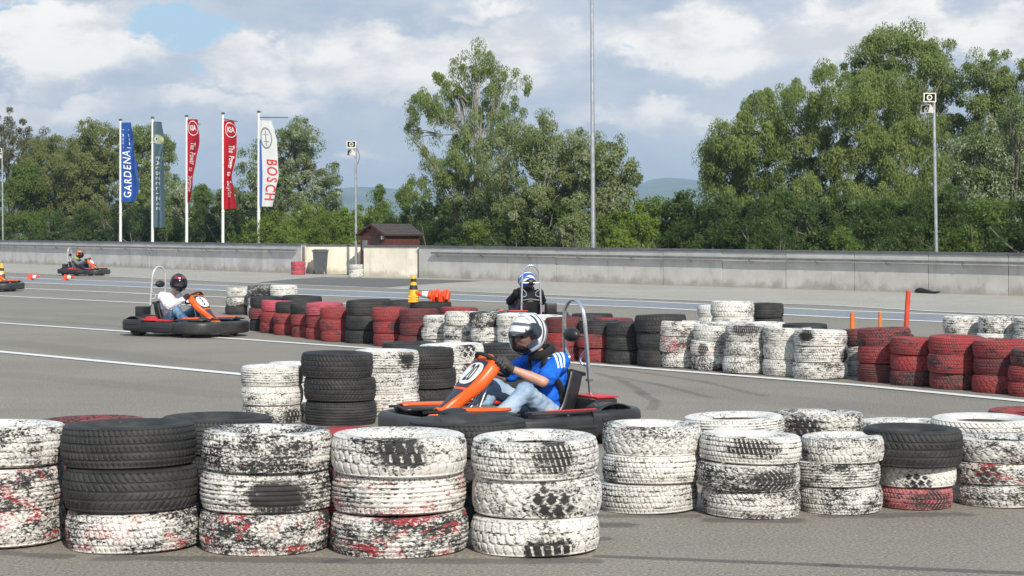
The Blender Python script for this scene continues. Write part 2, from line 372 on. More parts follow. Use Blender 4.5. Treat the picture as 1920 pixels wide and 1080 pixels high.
BRK = simple('bracket_zinc', (.5, .5, .5), .45, .6)
CREAM = concrete('cream_render', (.88, .80, .66))
def barrier(name, label, p0, p1, h0, h1, thick, mat, npan, rail=(None, None)):
    p0 = Vector((p0[0], p0[1] * YK, 0)); p1 = Vector((p1[0], p1[1] * YK, 0)); d = (p1 - p0); Ln = d.length; d.normalize(); nrm = Vector((d.y, -d.x, 0))   # nrm faces the track
    if nrm.y > 0: nrm = -nrm
    root = empty(name, p0); tag(root, label, 'wall')
    def hh(t): return h0 + (h1 - h0) * t / Ln
    def prism(mb, t0, t1, d0, d1, z0, z1):
        vs = []
        for t, zz in ((t0, 0), (t1, 1)):
            for dd, z in ((d0, z0), (d1, z0), (d1, z1), (d0, z1)):
                q = d * t + nrm * dd; vs.append((q.x, q.y, z(t) if callable(z) else z))
        mb.add(vs, [(0, 1, 2, 3), (7, 6, 5, 4), (0, 4, 5, 1), (1, 5, 6, 2), (2, 6, 7, 3), (3, 7, 4, 0)])
    for i in range(npan):
        t0 = Ln * i / npan; t1 = Ln * (i + 1) / npan; mb = MB(); off = RNG.uniform(-.006, .006)
        prism(mb, t0 + (.012 if i else 0), t1 - .012, -thick, off, -.02, lambda t: hh(t) - .075); mb.build('wall_panel', mat, root, smooth=False)
        mb = MB(); prism(mb, t0 + (.004 if i else 0), t1 - .004, -thick - .03, .03, lambda t: hh(t) - .073, hh); mb.build('coping', COPE, root, smooth=False)
    mb = MB(); prism(mb, 0, Ln, -thick * .7, -.03, 0, lambda t: hh(t) - .1); mb.build('joint_filler', concrete('joint_mortar', (.16, .15, .13)), root, smooth=False)
    if rail[0] is not None:
        step = Ln / npan; t = rail[0]
        rt = lambda t: hh(t) - .27
        while t < rail[1] - .2:
            t1 = min(t + step, rail[1]); mb = MB(); prism(mb, t, t1 - .01, .05, .14, lambda q: rt(q) - .035, lambda q: rt(q) + .035); mb.build('rail_plank', RAIL, root, smooth=False)
            mb = MB(); q = d * (t + .25); z = rt(t)
            mb.tube([q + nrm * 0.0 + Vector((0, 0, z - .16)), q + nrm * .06 + Vector((0, 0, z - .05)), q + nrm * .10 + Vector((0, 0, z - .04))], .016, 6)
            mb.tube([q + nrm * .10 + Vector((0, 0, z - .04)), q + d * .12 + nrm * .02 + Vector((0, 0, z - .15))], .014, 6)
            mb.box((-.05, -.05, -.004), (.05, .05, .004), M=Matrix.Translation(q + nrm * .1 + Vector((0, 0, z - .04)))); mb.build('bracket', BRK, root)
            t = t1
    return root
RW0 = (-3.45, 55.3, 0); RW1 = (16.3, 35.9, 0)
barrier('concrete_wall', 'long grey concrete barrier wall with a steel rail, behind the cone stack', RW0, RW1, 1.2, 1.11, .22, CONC_R, 12, (.95, 31.6))
barrier('concrete_wall', 'grey concrete barrier wall with a steel rail in front of the flagpoles', (-36.0, 92.0, 0), (-8.6, 61.0, 0), 1.32, 1.23, .22, CONC_L, 16, (0, 48.4))
barrier('rendered_wall', 'cream rendered wall panel behind the grey wheelie bin', (-8.55, 61.3, 0), (-5.75, 60.6, 0), 1.2, 1.2, .2, CREAM, 1)
barrier('rendered_wall', 'cream rendered wall panel in front of the brown shed', (-5.66, 57.0, 0), (-3.5, 55.45, 0), 1.2, 1.2, .3, CREAM, 1)

# hills and haze
def hills():
    n = 160; rows = 10; mb = MB()
    def fn(u, v):
        x = -2600 + 5200 * u; d = 2600 + 1900 * v
        px = 960 + x / 4245 * F
        ridge = 92 + 24 * math.exp(-((px - 1285) / 60) ** 2) + 14 * math.exp(-((px - 1210) / 60) ** 2) + 12 * math.exp(-((px - 660) / 130) ** 2) - 16 * math.exp(-((px - 900) / 140) ** 2)
        ridge += 16 * mnoise.noise(Vector((px * .006, 3.1, 0))) + 5 * mnoise.noise(Vector((px * .03, 1.1, 0)))
        s = math.sin(min(1, v * 1.05) * math.pi * .55) ** 1.3
        return Vector((x, d, max(-1, ridge * s * (1 + .1 * mnoise.noise(Vector((x * .004, d * .003, 2)))))))
    mb.grid(fn, n, rows); m = NT('hill_forest'); p = m.pos()
    m.set(col=m.mix(m.step(m.noise(p, .006, 6, .6), .4, .6), (.035, .06, .025), (.12, .16, .06)), rough=.95, spec=.05)
    o = mb.build('hills', m.mat); o['kind'] = 'structure'
hills()
def haze():
    mb = MB(); mb.box((-3400, -80, -1.2), (3400, 4800, 135)); m = bpy.data.materials.new('haze_air'); m.use_nodes = True; t = m.node_tree; t.nodes.clear()
    v = t.nodes.new('ShaderNodeVolumePrincipled'); v.inputs['Color'].default_value = (.62, .80, 1, 1); v.inputs['Density'].default_value = .00030; v.inputs['Anisotropy'].default_value = .1
    t.links.new(v.outputs[0], t.nodes.new('ShaderNodeOutputMaterial').inputs['Volume'])
    o = mb.build('haze', m, smooth=False); o['kind'] = 'stuff'
haze()

# shed
WOODM = simple('shed_boards', (.115, .036, .026), .75, sc=9, var=.35); SHING = simple('shed_felt', (.075, .062, .055), .9, sc=14, var=.4, bump=.4); TRIMM = simple('shed_trim', (.10, .035, .025), .7)
DARKM = simple('shed_inside', (.02, .016, .014), .9); GALV = simple('galvanised_steel', (.52, .53, .55), .38, .75, sc=8, var=.18); WHITEM = simple('white_paint', (.78, .77, .74), .45, sc=5, var=.08)
def shed():
    Cn = at(722, 480, 58.5); Cn.z = 0; root = empty('wooden_shed', Cn); tag(root, 'brown wooden garden shed with shingled gable roof behind the cream wall', 'shed')
    g = Vector((-1.06, 1.45, 0)); Lg = g.length; g.normalize(); l = Vector((1.25, 1.5, 0)); Ll = l.length; l.normalize()
    ng = Vector((-g.y, g.x, 0)); ng = -ng if ng.y > 0 else ng; nl = Vector((l.y, -l.x, 0)); nl = -nl if nl.y > 0 else nl
    EZ, PZ = 1.66, 2.0
    def board(nm, o, du, a, b, z0, z1, nrm, mat, th=.025):
        vs = []
        for dd in (0, th):
            for t, z in ((a, z0), (b, z0), (b, z1), (a, z1)): q = o + du * t + nrm * dd; vs.append((q.x, q.y, z))
        MB().add(vs, [(3, 2, 1, 0), (4, 5, 6, 7), (0, 1, 5, 4), (1, 2, 6, 5), (2, 3, 7, 6), (3, 0, 4, 7)]).build(nm, mat, root, smooth=False)
    z = 0
    while z < EZ - .02:
        board('plank', Vector(), l, .02, Ll, z, min(z + .125, EZ), nl, WOODM, .02 + .006 * (int(z * 8) % 2)); z += .13
    z = 0
    while z < PZ - .05:
        zt = min(z + .125, PZ); half = Lg / 2 if zt < EZ else Lg / 2 * max(.04, (PZ - zt) / (PZ - EZ))
        board('plank', Vector(), g, Lg / 2 - half, Lg / 2 + half, z, zt, ng, WOODM, .02 + .006 * (int(z * 8) % 2)); z += .13
    mb = MB(); 
    for a, b in ((Vector(), g * Lg), (Vector(), l * Ll)): pass
    core = [Vector((0, 0, 0)), g * Lg, g * Lg + l * Ll, l * Ll]; cc = sum(core, Vector()) / 4
    core = [cc + (c - cc) * .985 for c in core]
    mb.add([(c.x, c.y, 0) for c in core] + [(c.x, c.y, EZ) for c in core], [(0, 1, 2, 3), (4, 5, 6, 7), (0, 1, 5, 4), (1, 2, 6, 5), (2, 3, 7, 6), (3, 0, 4, 7)]); mb.build('wall_core', DARKM, root, smooth=False)
    board('door', Vector(), g, .28, 1.0, .05, 1.5, ng, simple('shed_door', (.05, .02, .018), .7), .05)
    board('window', Vector(), g, 1.28, 1.6, .95, 1.38, ng, simple('shed_window', (.22, .23, .22), .25), .05)
    board('corner_post', Vector() - l * .02, l, 0, .07, 0, EZ, nl, TRIMM, .04); board('corner_post', Vector(), l, Ll - .06, Ll, 0, EZ, nl, TRIMM, .04)
    board('wall_lamp', Vector(), g, .06, .14, 1.42, 1.55, ng, WHITEM, .1)
    # roof: two slabs of shingle courses over the ridge
    ov = .17
    for sgn in (-1, 1):
        mid = g * (Lg / 2); n = 7
        rf = MB(); e = mid + g * sgn * (Lg / 2 + ov); ez = EZ - .06 - .0
        a, b = mid - l * ov, mid + l * (Ll + ov); c, dd = e + l * (Ll + ov), e - l * ov; pz = PZ + .03
        rf.add([(a.x, a.y, pz), (b.x, b.y, pz), (c.x, c.y, ez), (dd.x, dd.y, ez), (a.x, a.y, pz - .05), (b.x, b.y, pz - .05), (c.x, c.y, ez - .05), (dd.x, dd.y, ez - .05)],
               [(0, 1, 2, 3), (7, 6, 5, 4), (0, 4, 5, 1), (1, 5, 6, 2), (2, 6, 7, 3), (3, 7, 4, 0)]); ro = rf.build('roof', TRIMM, root, smooth=False)
        up = Vector((0, 0, 1))
        for r in range(n):
            f0, f1 = r / n, (r + 1.15) / n; f1 = min(f1, 1.02); mb = MB()
            P = lambda t, f, dz: (lambda q: (q.x, q.y, pz + (ez - pz) * f + dz))(mid.lerp(e, f) + l * t)
            k = 9
            for i in range(k):
                t0 = -ov + (Ll + 2 * ov) * i / k + .006; t1 = -ov + (Ll + 2 * ov) * (i + 1) / k - .006; j = RNG.uniform(0, .008)
                mb.add([P(t0, f0, .006 + j), P(t1, f0, .006 + j), P(t1, f1, .026 + j), P(t0, f1, .026 + j), P(t1, f1, .004), P(t0, f1, .004)], [(0, 1, 2, 3), (3, 2, 4, 5)])
            mb.build('shingle', SHING, ro, smooth=False)
shed()

# wheelie bin
BINM = simple('bin_plastic', (.075, .08, .09), .45, sc=6, var=.2)
def bin_():
    p = ground(601, 514); p.y -= .1; root = empty('wheelie_bin', p, math.radians(8)); tag(root, 'dark grey wheelie bin standing against the cream wall', 'bin')
    mb = MB(); hs = [(.24, .26, .1), (.27, .3, .5), (.30, .34, .93)]; vs = []; fs = []
    for w, d, z in hs: vs += [(-w, -d, z), (w, -d, z), (w, d, z), (-w, d, z)]
    for i in range(2):
        for k in range(4): fs.append((i * 4 + k, i * 4 + (k + 1) % 4, i * 4 + 4 + (k + 1) % 4, i * 4 + 4 + k))
    fs += [(3, 2, 1, 0), (8, 9, 10, 11)]; mb.add(vs, fs); mb.build('body', BINM, root, sharp=20)
    mb = MB(); mb.box((-.32, -.36, .90), (.32, .36, .945), bev=.01); mb.build('rim', BINM, root)
    mb = MB(); mb.box((-.33, -.37, .95), (.33, .37, .985), bev=.012); mb.box((-.27, -.3, .985), (.27, .26, 1.01), bev=.015); lid = mb.build('lid', BINM, root)
    mb = MB(); mb.tube([(-.22, .42, .97), (.22, .42, .97)], .016); mb.box((-.22, .34, .955), (-.18, .43, .985)); mb.box((.18, .34, .955), (.22, .43, .985)); mb.build('handle', BINM, lid)
    for s in (-1, 1):
        mb = MB(); mb.lathe([(0, -.03), (.09, -.03), (.1, -.02), (.1, .02), (.09, .03), (0, .03)], 16, M=Matrix.Translation((s * .24, .24, .1)) @ Matrix.Rotation(math.pi / 2, 4, 'Y')); mb.build('wheel', BINM, root)
bin_()

# masts and loudspeaker poles
HORN = simple('horn_cream', (.72, .70, .60), .5, sc=8, var=.12); HORND = simple('horn_dark', (.03, .03, .028), .6)
def speaker_pole(px, ybase, ytop, Y, label, lean=0.0):
    b = at(px, ybase, Y); b.z = 0; top = at(px + lean, ytop, Y); h = top.z; root = empty('loudspeaker_pole', b); tag(root, label, 'loudspeaker pole', 'loudspeaker poles behind the walls')
    MB().tube([(0, 0, 0), (top.x - b.x, 0, h)], [.055, .045], 10).build('pole', GALV, root)
    tx = top.x - b.x
    def horn(c, rz, ry, s=1.0):
        M = Matrix.Translation(c) @ Matrix.Rotation(rz, 4, 'Z') @ Matrix.Rotation(ry, 4, 'X'); mb = MB(); vs = []; fs = []
        secs = [(.19, .135, 0), (.175, .12, .03), (.10, .075, .22), (.06, .06, .30)]
        for w, hh_, d in secs: vs += [M @ Vector(q) for q in ((-w, d, -hh_), (w, d, -hh_), (w, d, hh_), (-w, d, hh_))]
        for i in range(3):
            for k in range(4): fs.append((i * 4 + k, i * 4 + (k + 1) % 4, i * 4 + 4 + (k + 1) % 4, i * 4 + 4 + k))
        fs.append((12, 13, 14, 15)); mb.add(vs, fs)
        # inner flare
        vi = []; fi = []
        for w, hh_, d in ((.19, .135, 0), (.155, .105, .0), (.07, .055, .16)): vi += [M @ Vector(q) for q in ((-w, d, -hh_), (w, d, -hh_), (w, d, hh_), (-w, d, hh_))]
        for i in range(2):
            for k in range(4): fi.append((i * 4 + 4 + k, i * 4 + 4 + (k + 1) % 4, i * 4 + (k + 1) % 4, i * 4 + k))
        mb.add(vi[:8], fi[:4]); ho = mb.build('horn', HORN, root, smooth=False)
        m2 = MB(); m2.add(vi[4:], [(4, 5, 1, 0), (5, 6, 2, 1), (6, 7, 3, 2), (7, 4, 0, 3), (7, 6, 5, 4)]); m2.build('horn_throat', HORND, ho, smooth=False)
        m3 = MB(); m3.lathe([(.05, .0), (.085, .0), (.085, .04), (.05, .04)], 20, M=M @ Matrix.Translation((0, .07, 0)) @ Matrix.Rotation(math.pi / 2, 4, 'X')); m3.ell(M @ Vector((0, .12, 0)), (.035, .035, .035)); m3.build('driver_ring', HORN, ho)
    horn(Vector((tx - .16, -.2, h + .02)), math.radians(6), math.radians(4)); horn(Vector((tx - .26, -.04, h - .30)), math.radians(-62), math.radians(-14))
    MB().tube([(tx, 0, h - .1), (tx - .14, 0, h - .02)], .02).tube([(tx, 0, h - .2), (tx - .2, -.02, h - .28)], .02).build('mounting_arm', GALV, root)
    MB().tube(spline([(tx - .05, .05, h), (tx + .12, .05, h - .3), (tx + .13, .03, h - .6), (tx + .03, .04, h - .8)], 6), .012, 5).build('cable', HORND, root)
speaker_pole(1757, 470, 185, 43.5, 'tall loudspeaker pole with two cream horns before the big willow', -6)
speaker_pole(668, 460, 272, 59.8, 'loudspeaker pole with two cream horns beside the brown shed', -1)
speaker_pole(6, 446, 283, 86, 'loudspeaker pole at the far end of the wall, beside a brownish tree', -2)
def mast():
    b = at(1113, 470, 51); b.z = 0; root = empty('floodlight_mast', b); tag(root, 'tall thick galvanised mast rising out of view behind the grey wall', 'mast')
    MB().tube([(0, 0, 0), (-.065, 0, 10), (-.1, 0, 16)], [.085, .055, .04], 14).build('pole', GALV, root)
    MB().tube([(0, 0, 0), (0, 0, .9)], .1, 14).build('pole_sleeve', GALV, root)
    MB().box((-.14, -.14, 0), (.14, .14, .02)).build('base_plate', GALV, root)
mast()

# flagpoles and flags
def cloth(name, col, alpha_tr=.3):
    m = NT(name); c = m.coord(); nz = m.noise(c, 3, 4, .5)
    m.set(col=m.mix(nz, tuple(x * .85 for x in col), tuple(min(1, x * 1.1) for x in col)), rough=.7, spec=.2)
    tr = m.n('ShaderNodeBsdfTranslucent'); tr.inputs[0].default_value = (*col, 1); mx = m.n('ShaderNodeMixShader'); mx.inputs[0].default_value = alpha_tr
    m.l(m.bsdf.outputs[0], mx.inputs[1]); m.l(tr.outputs[0], mx.inputs[2]); m.l(mx.outputs[0], m.out.inputs[0]); return m.mat
FLAGTXT = simple('flag_print_white', (.8, .8, .8), .7, var=.05); FLAGRED = simple('flag_print_red', (.55, .03, .03), .7, var=.05); FLAGGREY = simple('flag_print_grey', (.2, .21, .22), .7, var=.05)
FLAGPALE = simple('flag_print_pale', (.45, .52, .50), .7, var=.05); FLAGYEL = simple('flag_print_yellow', (.4, .42, .2), .7, var=.05); FLAGBLUE = simple('flag_print_blue', (.03, .10, .38), .7, var=.05)
POLEW = simple('pole_white', (.78, .78, .76), .4, var=.06, sc=4); CAPM = simple('pole_cap', (.06, .06, .065), .5)
def flagpole(px, ytop, Y, label, arm=0.0, armz=0.0):
    b = at(px, 480, Y); b.z = 0; h = at(px, ytop, Y).z; root = empty('flagpole', b); tag(root, label, 'flagpole', 'white flagpoles behind the wall')
    MB().tube([(0, 0, 0), (0, 0, h)], [.085, .06], 12).build('pole', POLEW, root); MB().lathe([(.0, 0), (.1, 0), (.1, .06), (.05, .1), (0, .1)], 12).build('cap', CAPM, root, loc=(0, 0, h))
    if arm: MB().tube([(0, -.02, h - .25), (arm, -.1, h - .25 + armz)], .022, 6).build('banner_arm', CAPM, root)
    for k in range(4): MB().lathe([(.09, 0), (.1, 0), (.1, .05), (.09, .05)], 10).build('halyard_ring', POLEW, root, loc=(0, 0, h * (.35 + .16 * k)))
    return b
def flag(px, Y, y0, y1, width, folds, mat, label, phase=0.0, amp=.2):
    """width(v): visible breadth in photo pixels at height v; the rest of the cloth is taken up in folds"""
    o0 = at(px, y0, Y); H = at(px, y0, Y).z - at(px, y1, Y).z; s = Y / F0
    def fn(u, v, off=0.0):
        w = width(v) * s; x = .07 + u * w; f = folds(v)
        y = -.12 - amp * (math.sin(u * math.pi * f + phase + v * 2.2) - math.sin(phase + v * 2.2)) * (.25 + u) - off
        return Vector((x, y, -v * H - .12 * u * math.sin(v * 3) * w))
    root = MB().grid(lambda u, v: fn(u, v), 22, 40).build('flag', mat, None, sharp=80); root.location = o0; tag(root, label, 'flag', None)
    def put(vf, nm, m, u0, v0, su, rot, mir=False):
        vs, fs = vf; out = []
        for p in vs:
            x, y = (p.x, p.y)
            if mir: x = -x
            a, b = {0: (x, y), 90: (y, -x), -90: (-y, x)}[rot]      # 90: reads downward, -90: reads upward
            u = u0 + a * su[0] / (width(min(1, max(0, v0 - b * su[1] / H))) * s); v = v0 - b * su[1] / H; out.append(fn(u, v, .02))
        MB().add(out, fs).build(nm, m, root, smooth=False, fixn=False)
    def word(txt, m, u0, v0, su, rot, size, adv):
        n = len(txt)
        for i, ch in enumerate(txt):
            if ch == ' ': continue
            d = (i - (n - 1) / 2) * adv * su[1]
            dv = d / H * (1 if rot == 90 else -1)
            put(text_mesh(ch, size, 1, .015), 'letter', m, u0, v0 + dv, su, rot)
    put.fn = fn
    return root, put, word, H, s
def ringmesh(r0, r1, n=28, sx=1.0, sy=1.0):
    v = []; 
    for k in range(n):
        a = 2 * math.pi * k / n; v += [Vector((r0 * math.cos(a) * sx, r0 * math.sin(a) * sy, 0)), Vector((r1 * math.cos(a) * sx, r1 * math.sin(a) * sy, 0))]
    return v, [(2 * k, 2 * k + 1, (2 * k + 3) % (2 * n), (2 * k + 2) % (2 * n)) for k in range(n)]
def recm(w, h, cx=0, cy=0): return [Vector((cx - w / 2, cy - h / 2, 0)), Vector((cx + w / 2, cy - h / 2, 0)), Vector((cx + w / 2, cy + h / 2, 0)), Vector((cx - w / 2, cy + h / 2, 0))], [(0, 1, 2, 3)]
lerp = lambda a, b, t: a + (b - a) * max(0, min(1, t))
def curve(*kv):
    def f(v):
        for (a, x), (b, y) in zip(kv, kv[1:]):
            if v <= b: return x + (y - x) * (3 * ((v - a) / (b - a)) ** 2 - 2 * ((v - a) / (b - a)) ** 3) if b > a else y
        return kv[-1][1]
    return f
def flags():
    Ys = [82.5, 81.5, 80.2, 79.0, 77.6]
    flagpole(226, 226, Ys[0], 'white flagpole carrying the blue flag'); flagpole(286, 222, Ys[1], 'white flagpole carrying the grey green flag')
    flagpole(350, 219, Ys[2], 'white flagpole carrying the red flag that tapers to a point', .75, -.16); flagpole(418, 214, Ys[3], 'white flagpole carrying the straight hanging red flag', .8, -.15); flagpole(485, 211, Ys[4], 'white flagpole carrying the white flag with red letters', 1.55, -.02)
    r, put, word, H, s = flag(226, Ys[0], 230, 378, curve((0, 19), (.25, 20), (.55, 29), (.8, 33), (1, 28)), curve((0, .6), (.5, 2.2), (1, 1.6)), cloth('flag_blue', (.03, .11, .42)), 'blue flag with white lettering hanging on the leftmost white pole', .4, .24)
    word('GARDENA', FLAGTXT, .36, .645, (.5, .5), -90, 1.0, .76)
    for dv in (.16, .21, .255): put(recm(.32, .15), 'emblem', FLAGTXT, .42, dv, (1, 1), 0)
    for dv in (.09, .31): put(recm(.35, .03), 'emblem_line', FLAGTXT, .45, dv, (1, 1), 0)
    r, put, word, H, s = flag(286, Ys[1], 228, 426, curve((0, 13), (.2, 18), (.5, 17), (.8, 20), (1, 21)), curve((0, .8), (.5, 2.6), (1, 2.2)), cloth('flag_grey_green', (.105, .165, .205)), 'grey green flag with a yellow round emblem and pale letters', 1.1, .24)
    put(ringmesh(.0, .26, 24), 'emblem', FLAGYEL, .42, .165, (1, 1), 0); put(ringmesh(.10, .17, 24), 'emblem_ring', FLAGPALE, .42, .165, (1, 1), 0)
    word('EALBEELIZ4E', FLAGPALE, .42, .58, (.36, .36), 90, 1.0, .77)
    RED = cloth('flag_red', (.50, .015, .035)); RED2 = cloth('flag_red_bright', (.52, .012, .025))
    for (px, Y, y0, y1, wd, lab, mt, ph) in ((350, Ys[2], 224, 379, curve((0, 19), (.2, 20), (.5, 14), (.75, 9), (1, 3)), 'red flag twisted to a point, with white lettering', RED, .2), (418, Ys[3], 226, 391, curve((0, 17), (.1, 21), (.4, 21), (.65, 15), (.8, 18), (1, 22)), 'red flag with an oval emblem and white lettering, hanging straight', RED2, .9)):
        r, put, word, H, s = flag(px, Y, y0, y1, wd, curve((0, .9), (1, 2.4)), mt, lab, ph, .24)
        u0 = .56 if px == 350 else .62
        put(ringmesh(.28, .31, 32, 1.0, 1.25), 'emblem_ring', FLAGTXT, u0 - .04, .105, (.85, 1), 0); put(text_mesh('KIA', .27, .95, .004), 'emblem_letters', FLAGTXT, u0 - .04, .105, (.8, 1.5), 0)
        for wd_, v_ in (('The', .316), ('Power', .465), ('to', .60), ('Surprise', .775)): put(text_mesh(wd_, .28, 1.08, .004), 'lettering', FLAGTXT, u0 - (.04 if px == 418 else .06 + .12 * (v_ > .5)), v_, (1.25 if px == 418 else (1.05 if v_ < .5 else .7), .86 if px == 418 else .82), 90)
    r, put, word, H, s = flag(485, Ys[4], 226, 387, curve((0, 22), (.12, 27), (.22, 31), (.5, 33), (.6, 34), (.85, 28), (1, 24)), curve((0, 1.6), (.4, 1.2), (1, 1.4)), cloth('flag_white', (.78, .78, .78)), 'white flag with blue edge stripe and big red letters', .3, .14)
    n = 24; vs = []; fs = []
    for j in range(n + 1):
        v = .22 + .78 * j / n; w = .10 + .07 * min(1, j / n * 1.5); vs += [put.fn(.0, v, .02), put.fn(w, v, .02)]
    for j in range(n): fs.append((2 * j, 2 * j + 1, 2 * j + 3, 2 * j + 2))
    MB().add(vs, fs).build('edge_stripe', FLAGBLUE, r, fixn=False)
    word('BOSCH', FLAGRED, .64, .675, (.72, .6), 90, 1.0, .76)
    put(ringmesh(.24, .29, 32), 'emblem_ring', FLAGGREY, .40, .20, (1, 1.9), 0); put(recm(.05, .5), 'emblem_bar', FLAGGREY, .40, .20, (1, 1.5), 0); put(recm(.24, .05), 'emblem_bar', FLAGGREY, .40, .16, (1, 1), 0); put(recm(.24, .05), 'emblem_bar', FLAGGREY, .40, .24, (1, 1), 0)
    # folded-back corner of the white flag, in shade
    c0 = at(485, 226, Ys[4])
flags()
# ------------------------------------------------------------------ trees
def leaf_mat(name, dark, lite, pale=None, trans=.52):
    m = NT(name); t = m.attr('leaf_tint'); p = m.pos(); nz = m.noise(p, .9, 4, .6)
    c = m.mix(t, dark, lite); c = m.mix(m.M('MULTIPLY', m.step(nz, .35, .7), .5), c, lite)
    if pale: c = m.mix(m.step(m.M('ADD', t, m.M('MULTIPLY', m.M('SUBTRACT', nz, .5), .9)), .62, .75), c, pale)
    m.set(col=c, rough=.5, spec=.35)
    tr = m.n('ShaderNodeBsdfTranslucent'); m.l(m.mix(.5, c, (.24, .29, .035)), tr.inputs[0]); mx = m.n('ShaderNodeMixShader'); mx.inputs[0].default_value = trans
    m.l(m.bsdf.outputs[0], mx.inputs[1]); m.l(tr.outputs[0], mx.inputs[2]); m.l(mx.outputs[0], m.out.inputs[0]); return m.mat
LM = dict(willow=leaf_mat('willow_leaf', (.145, .19, .045), (.27, .335, .095)), birch=leaf_mat('birch_leaf', (.145, .195, .05), (.275, .34, .105)),
          pale=leaf_mat('pale_leaf', (.15, .19, .06), (.28, .325, .125), (.37, .40, .24)), bright=leaf_mat('bright_leaf', (.11, .165, .02), (.24, .32, .045)),
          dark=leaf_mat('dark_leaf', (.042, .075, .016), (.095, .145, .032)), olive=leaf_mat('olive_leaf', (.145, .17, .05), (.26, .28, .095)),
          brown=leaf_mat('brownish_leaf', (.10, .095, .05), (.185, .165, .09)), fresh=leaf_mat('fresh_leaf', (.08, .13, .02), (.175, .25, .042)),
          flower=leaf_mat('blossom_leaf', (.125, .18, .055), (.24, .30, .11), (.55, .57, .46)))
BARK = simple('bark', (.14, .12, .10), .9, sc=5, var=.4, bump=.4); BARKP = simple('bark_pale', (.24, .22, .19), .85, sc=5, var=.35)
def leaf_object(name, pos, nrm, hang, size, slim, tint, mat):
    """one small bent quad per leaf: pos, facing direction, hanging axis"""
    tot = len(pos); ax = hang + RNG.normal(0, .55, (tot, 3)); up = nrm + RNG.normal(0, .42, (tot, 3))
    ax /= np.linalg.norm(ax, axis=1, keepdims=True); sd_ = np.cross(ax, up); sd_ /= np.linalg.norm(sd_, axis=1, keepdims=True) + 1e-6
    sz = size * (.6 + .8 * RNG.random((tot, 1))); a = ax * sz * .5; b = sd_ * sz * slim * .5; fold = np.cross(ax, sd_) * sz * .08
    V = np.stack([pos - a, pos + b + fold, pos + a, pos - b + fold], 1).reshape(-1, 3)
    me = bpy.data.meshes.new(name); me.vertices.add(len(V)); me.vertices.foreach_set('co', V.astype(np.float32).ravel())
    me.loops.add(4 * tot); me.loops.foreach_set('vertex_index', np.arange(4 * tot, dtype=np.int32)); me.polygons.add(tot)
    me.polygons.foreach_set('loop_start', np.arange(0, 4 * tot, 4, dtype=np.int32)); me.update()
    at_ = me.attributes.new('leaf_tint', 'FLOAT', 'FACE'); at_.data.foreach_set('value', np.clip(tint, 0, 1).astype(np.float32)); me.materials.append(mat); me.update(); return me
def leaves_mesh(name, cen, per, spread, size, droop, mat, slim=.42):
    """cen: (n,6) clump centres with outward directions. Every clump is a puff of leaves that face outward from it."""
    n = len(cen); tot = n * per; c = np.repeat(cen[:, :3], per, 0); out = np.repeat(cen[:, 3:6], per, 0)
    d = RNG.normal(0, 1, (tot, 3)); d /= np.linalg.norm(d, axis=1, keepdims=True); rad = RNG.random((tot, 1)) ** .45
    R = spread * np.repeat(.4 + .95 * RNG.random((n, 1)), per, 0); shp = np.array([[1.0, 1.0, .72 + .5 * droop]])
    off = d * rad * R * shp; off[:, 2] -= droop * R[:, 0] * .5 * rad[:, 0] ** 2
    facing = d * .75 + out * .5 + np.array([[.10, -.35, .55]]); hang = d * .5 + np.array([[0, 0, -.35 - droop]])
    tint = np.repeat(RNG.random(n), per) * .55 + RNG.random(tot) * .45
    return leaf_object(name, c + off, facing, hang, size, slim, tint, mat)
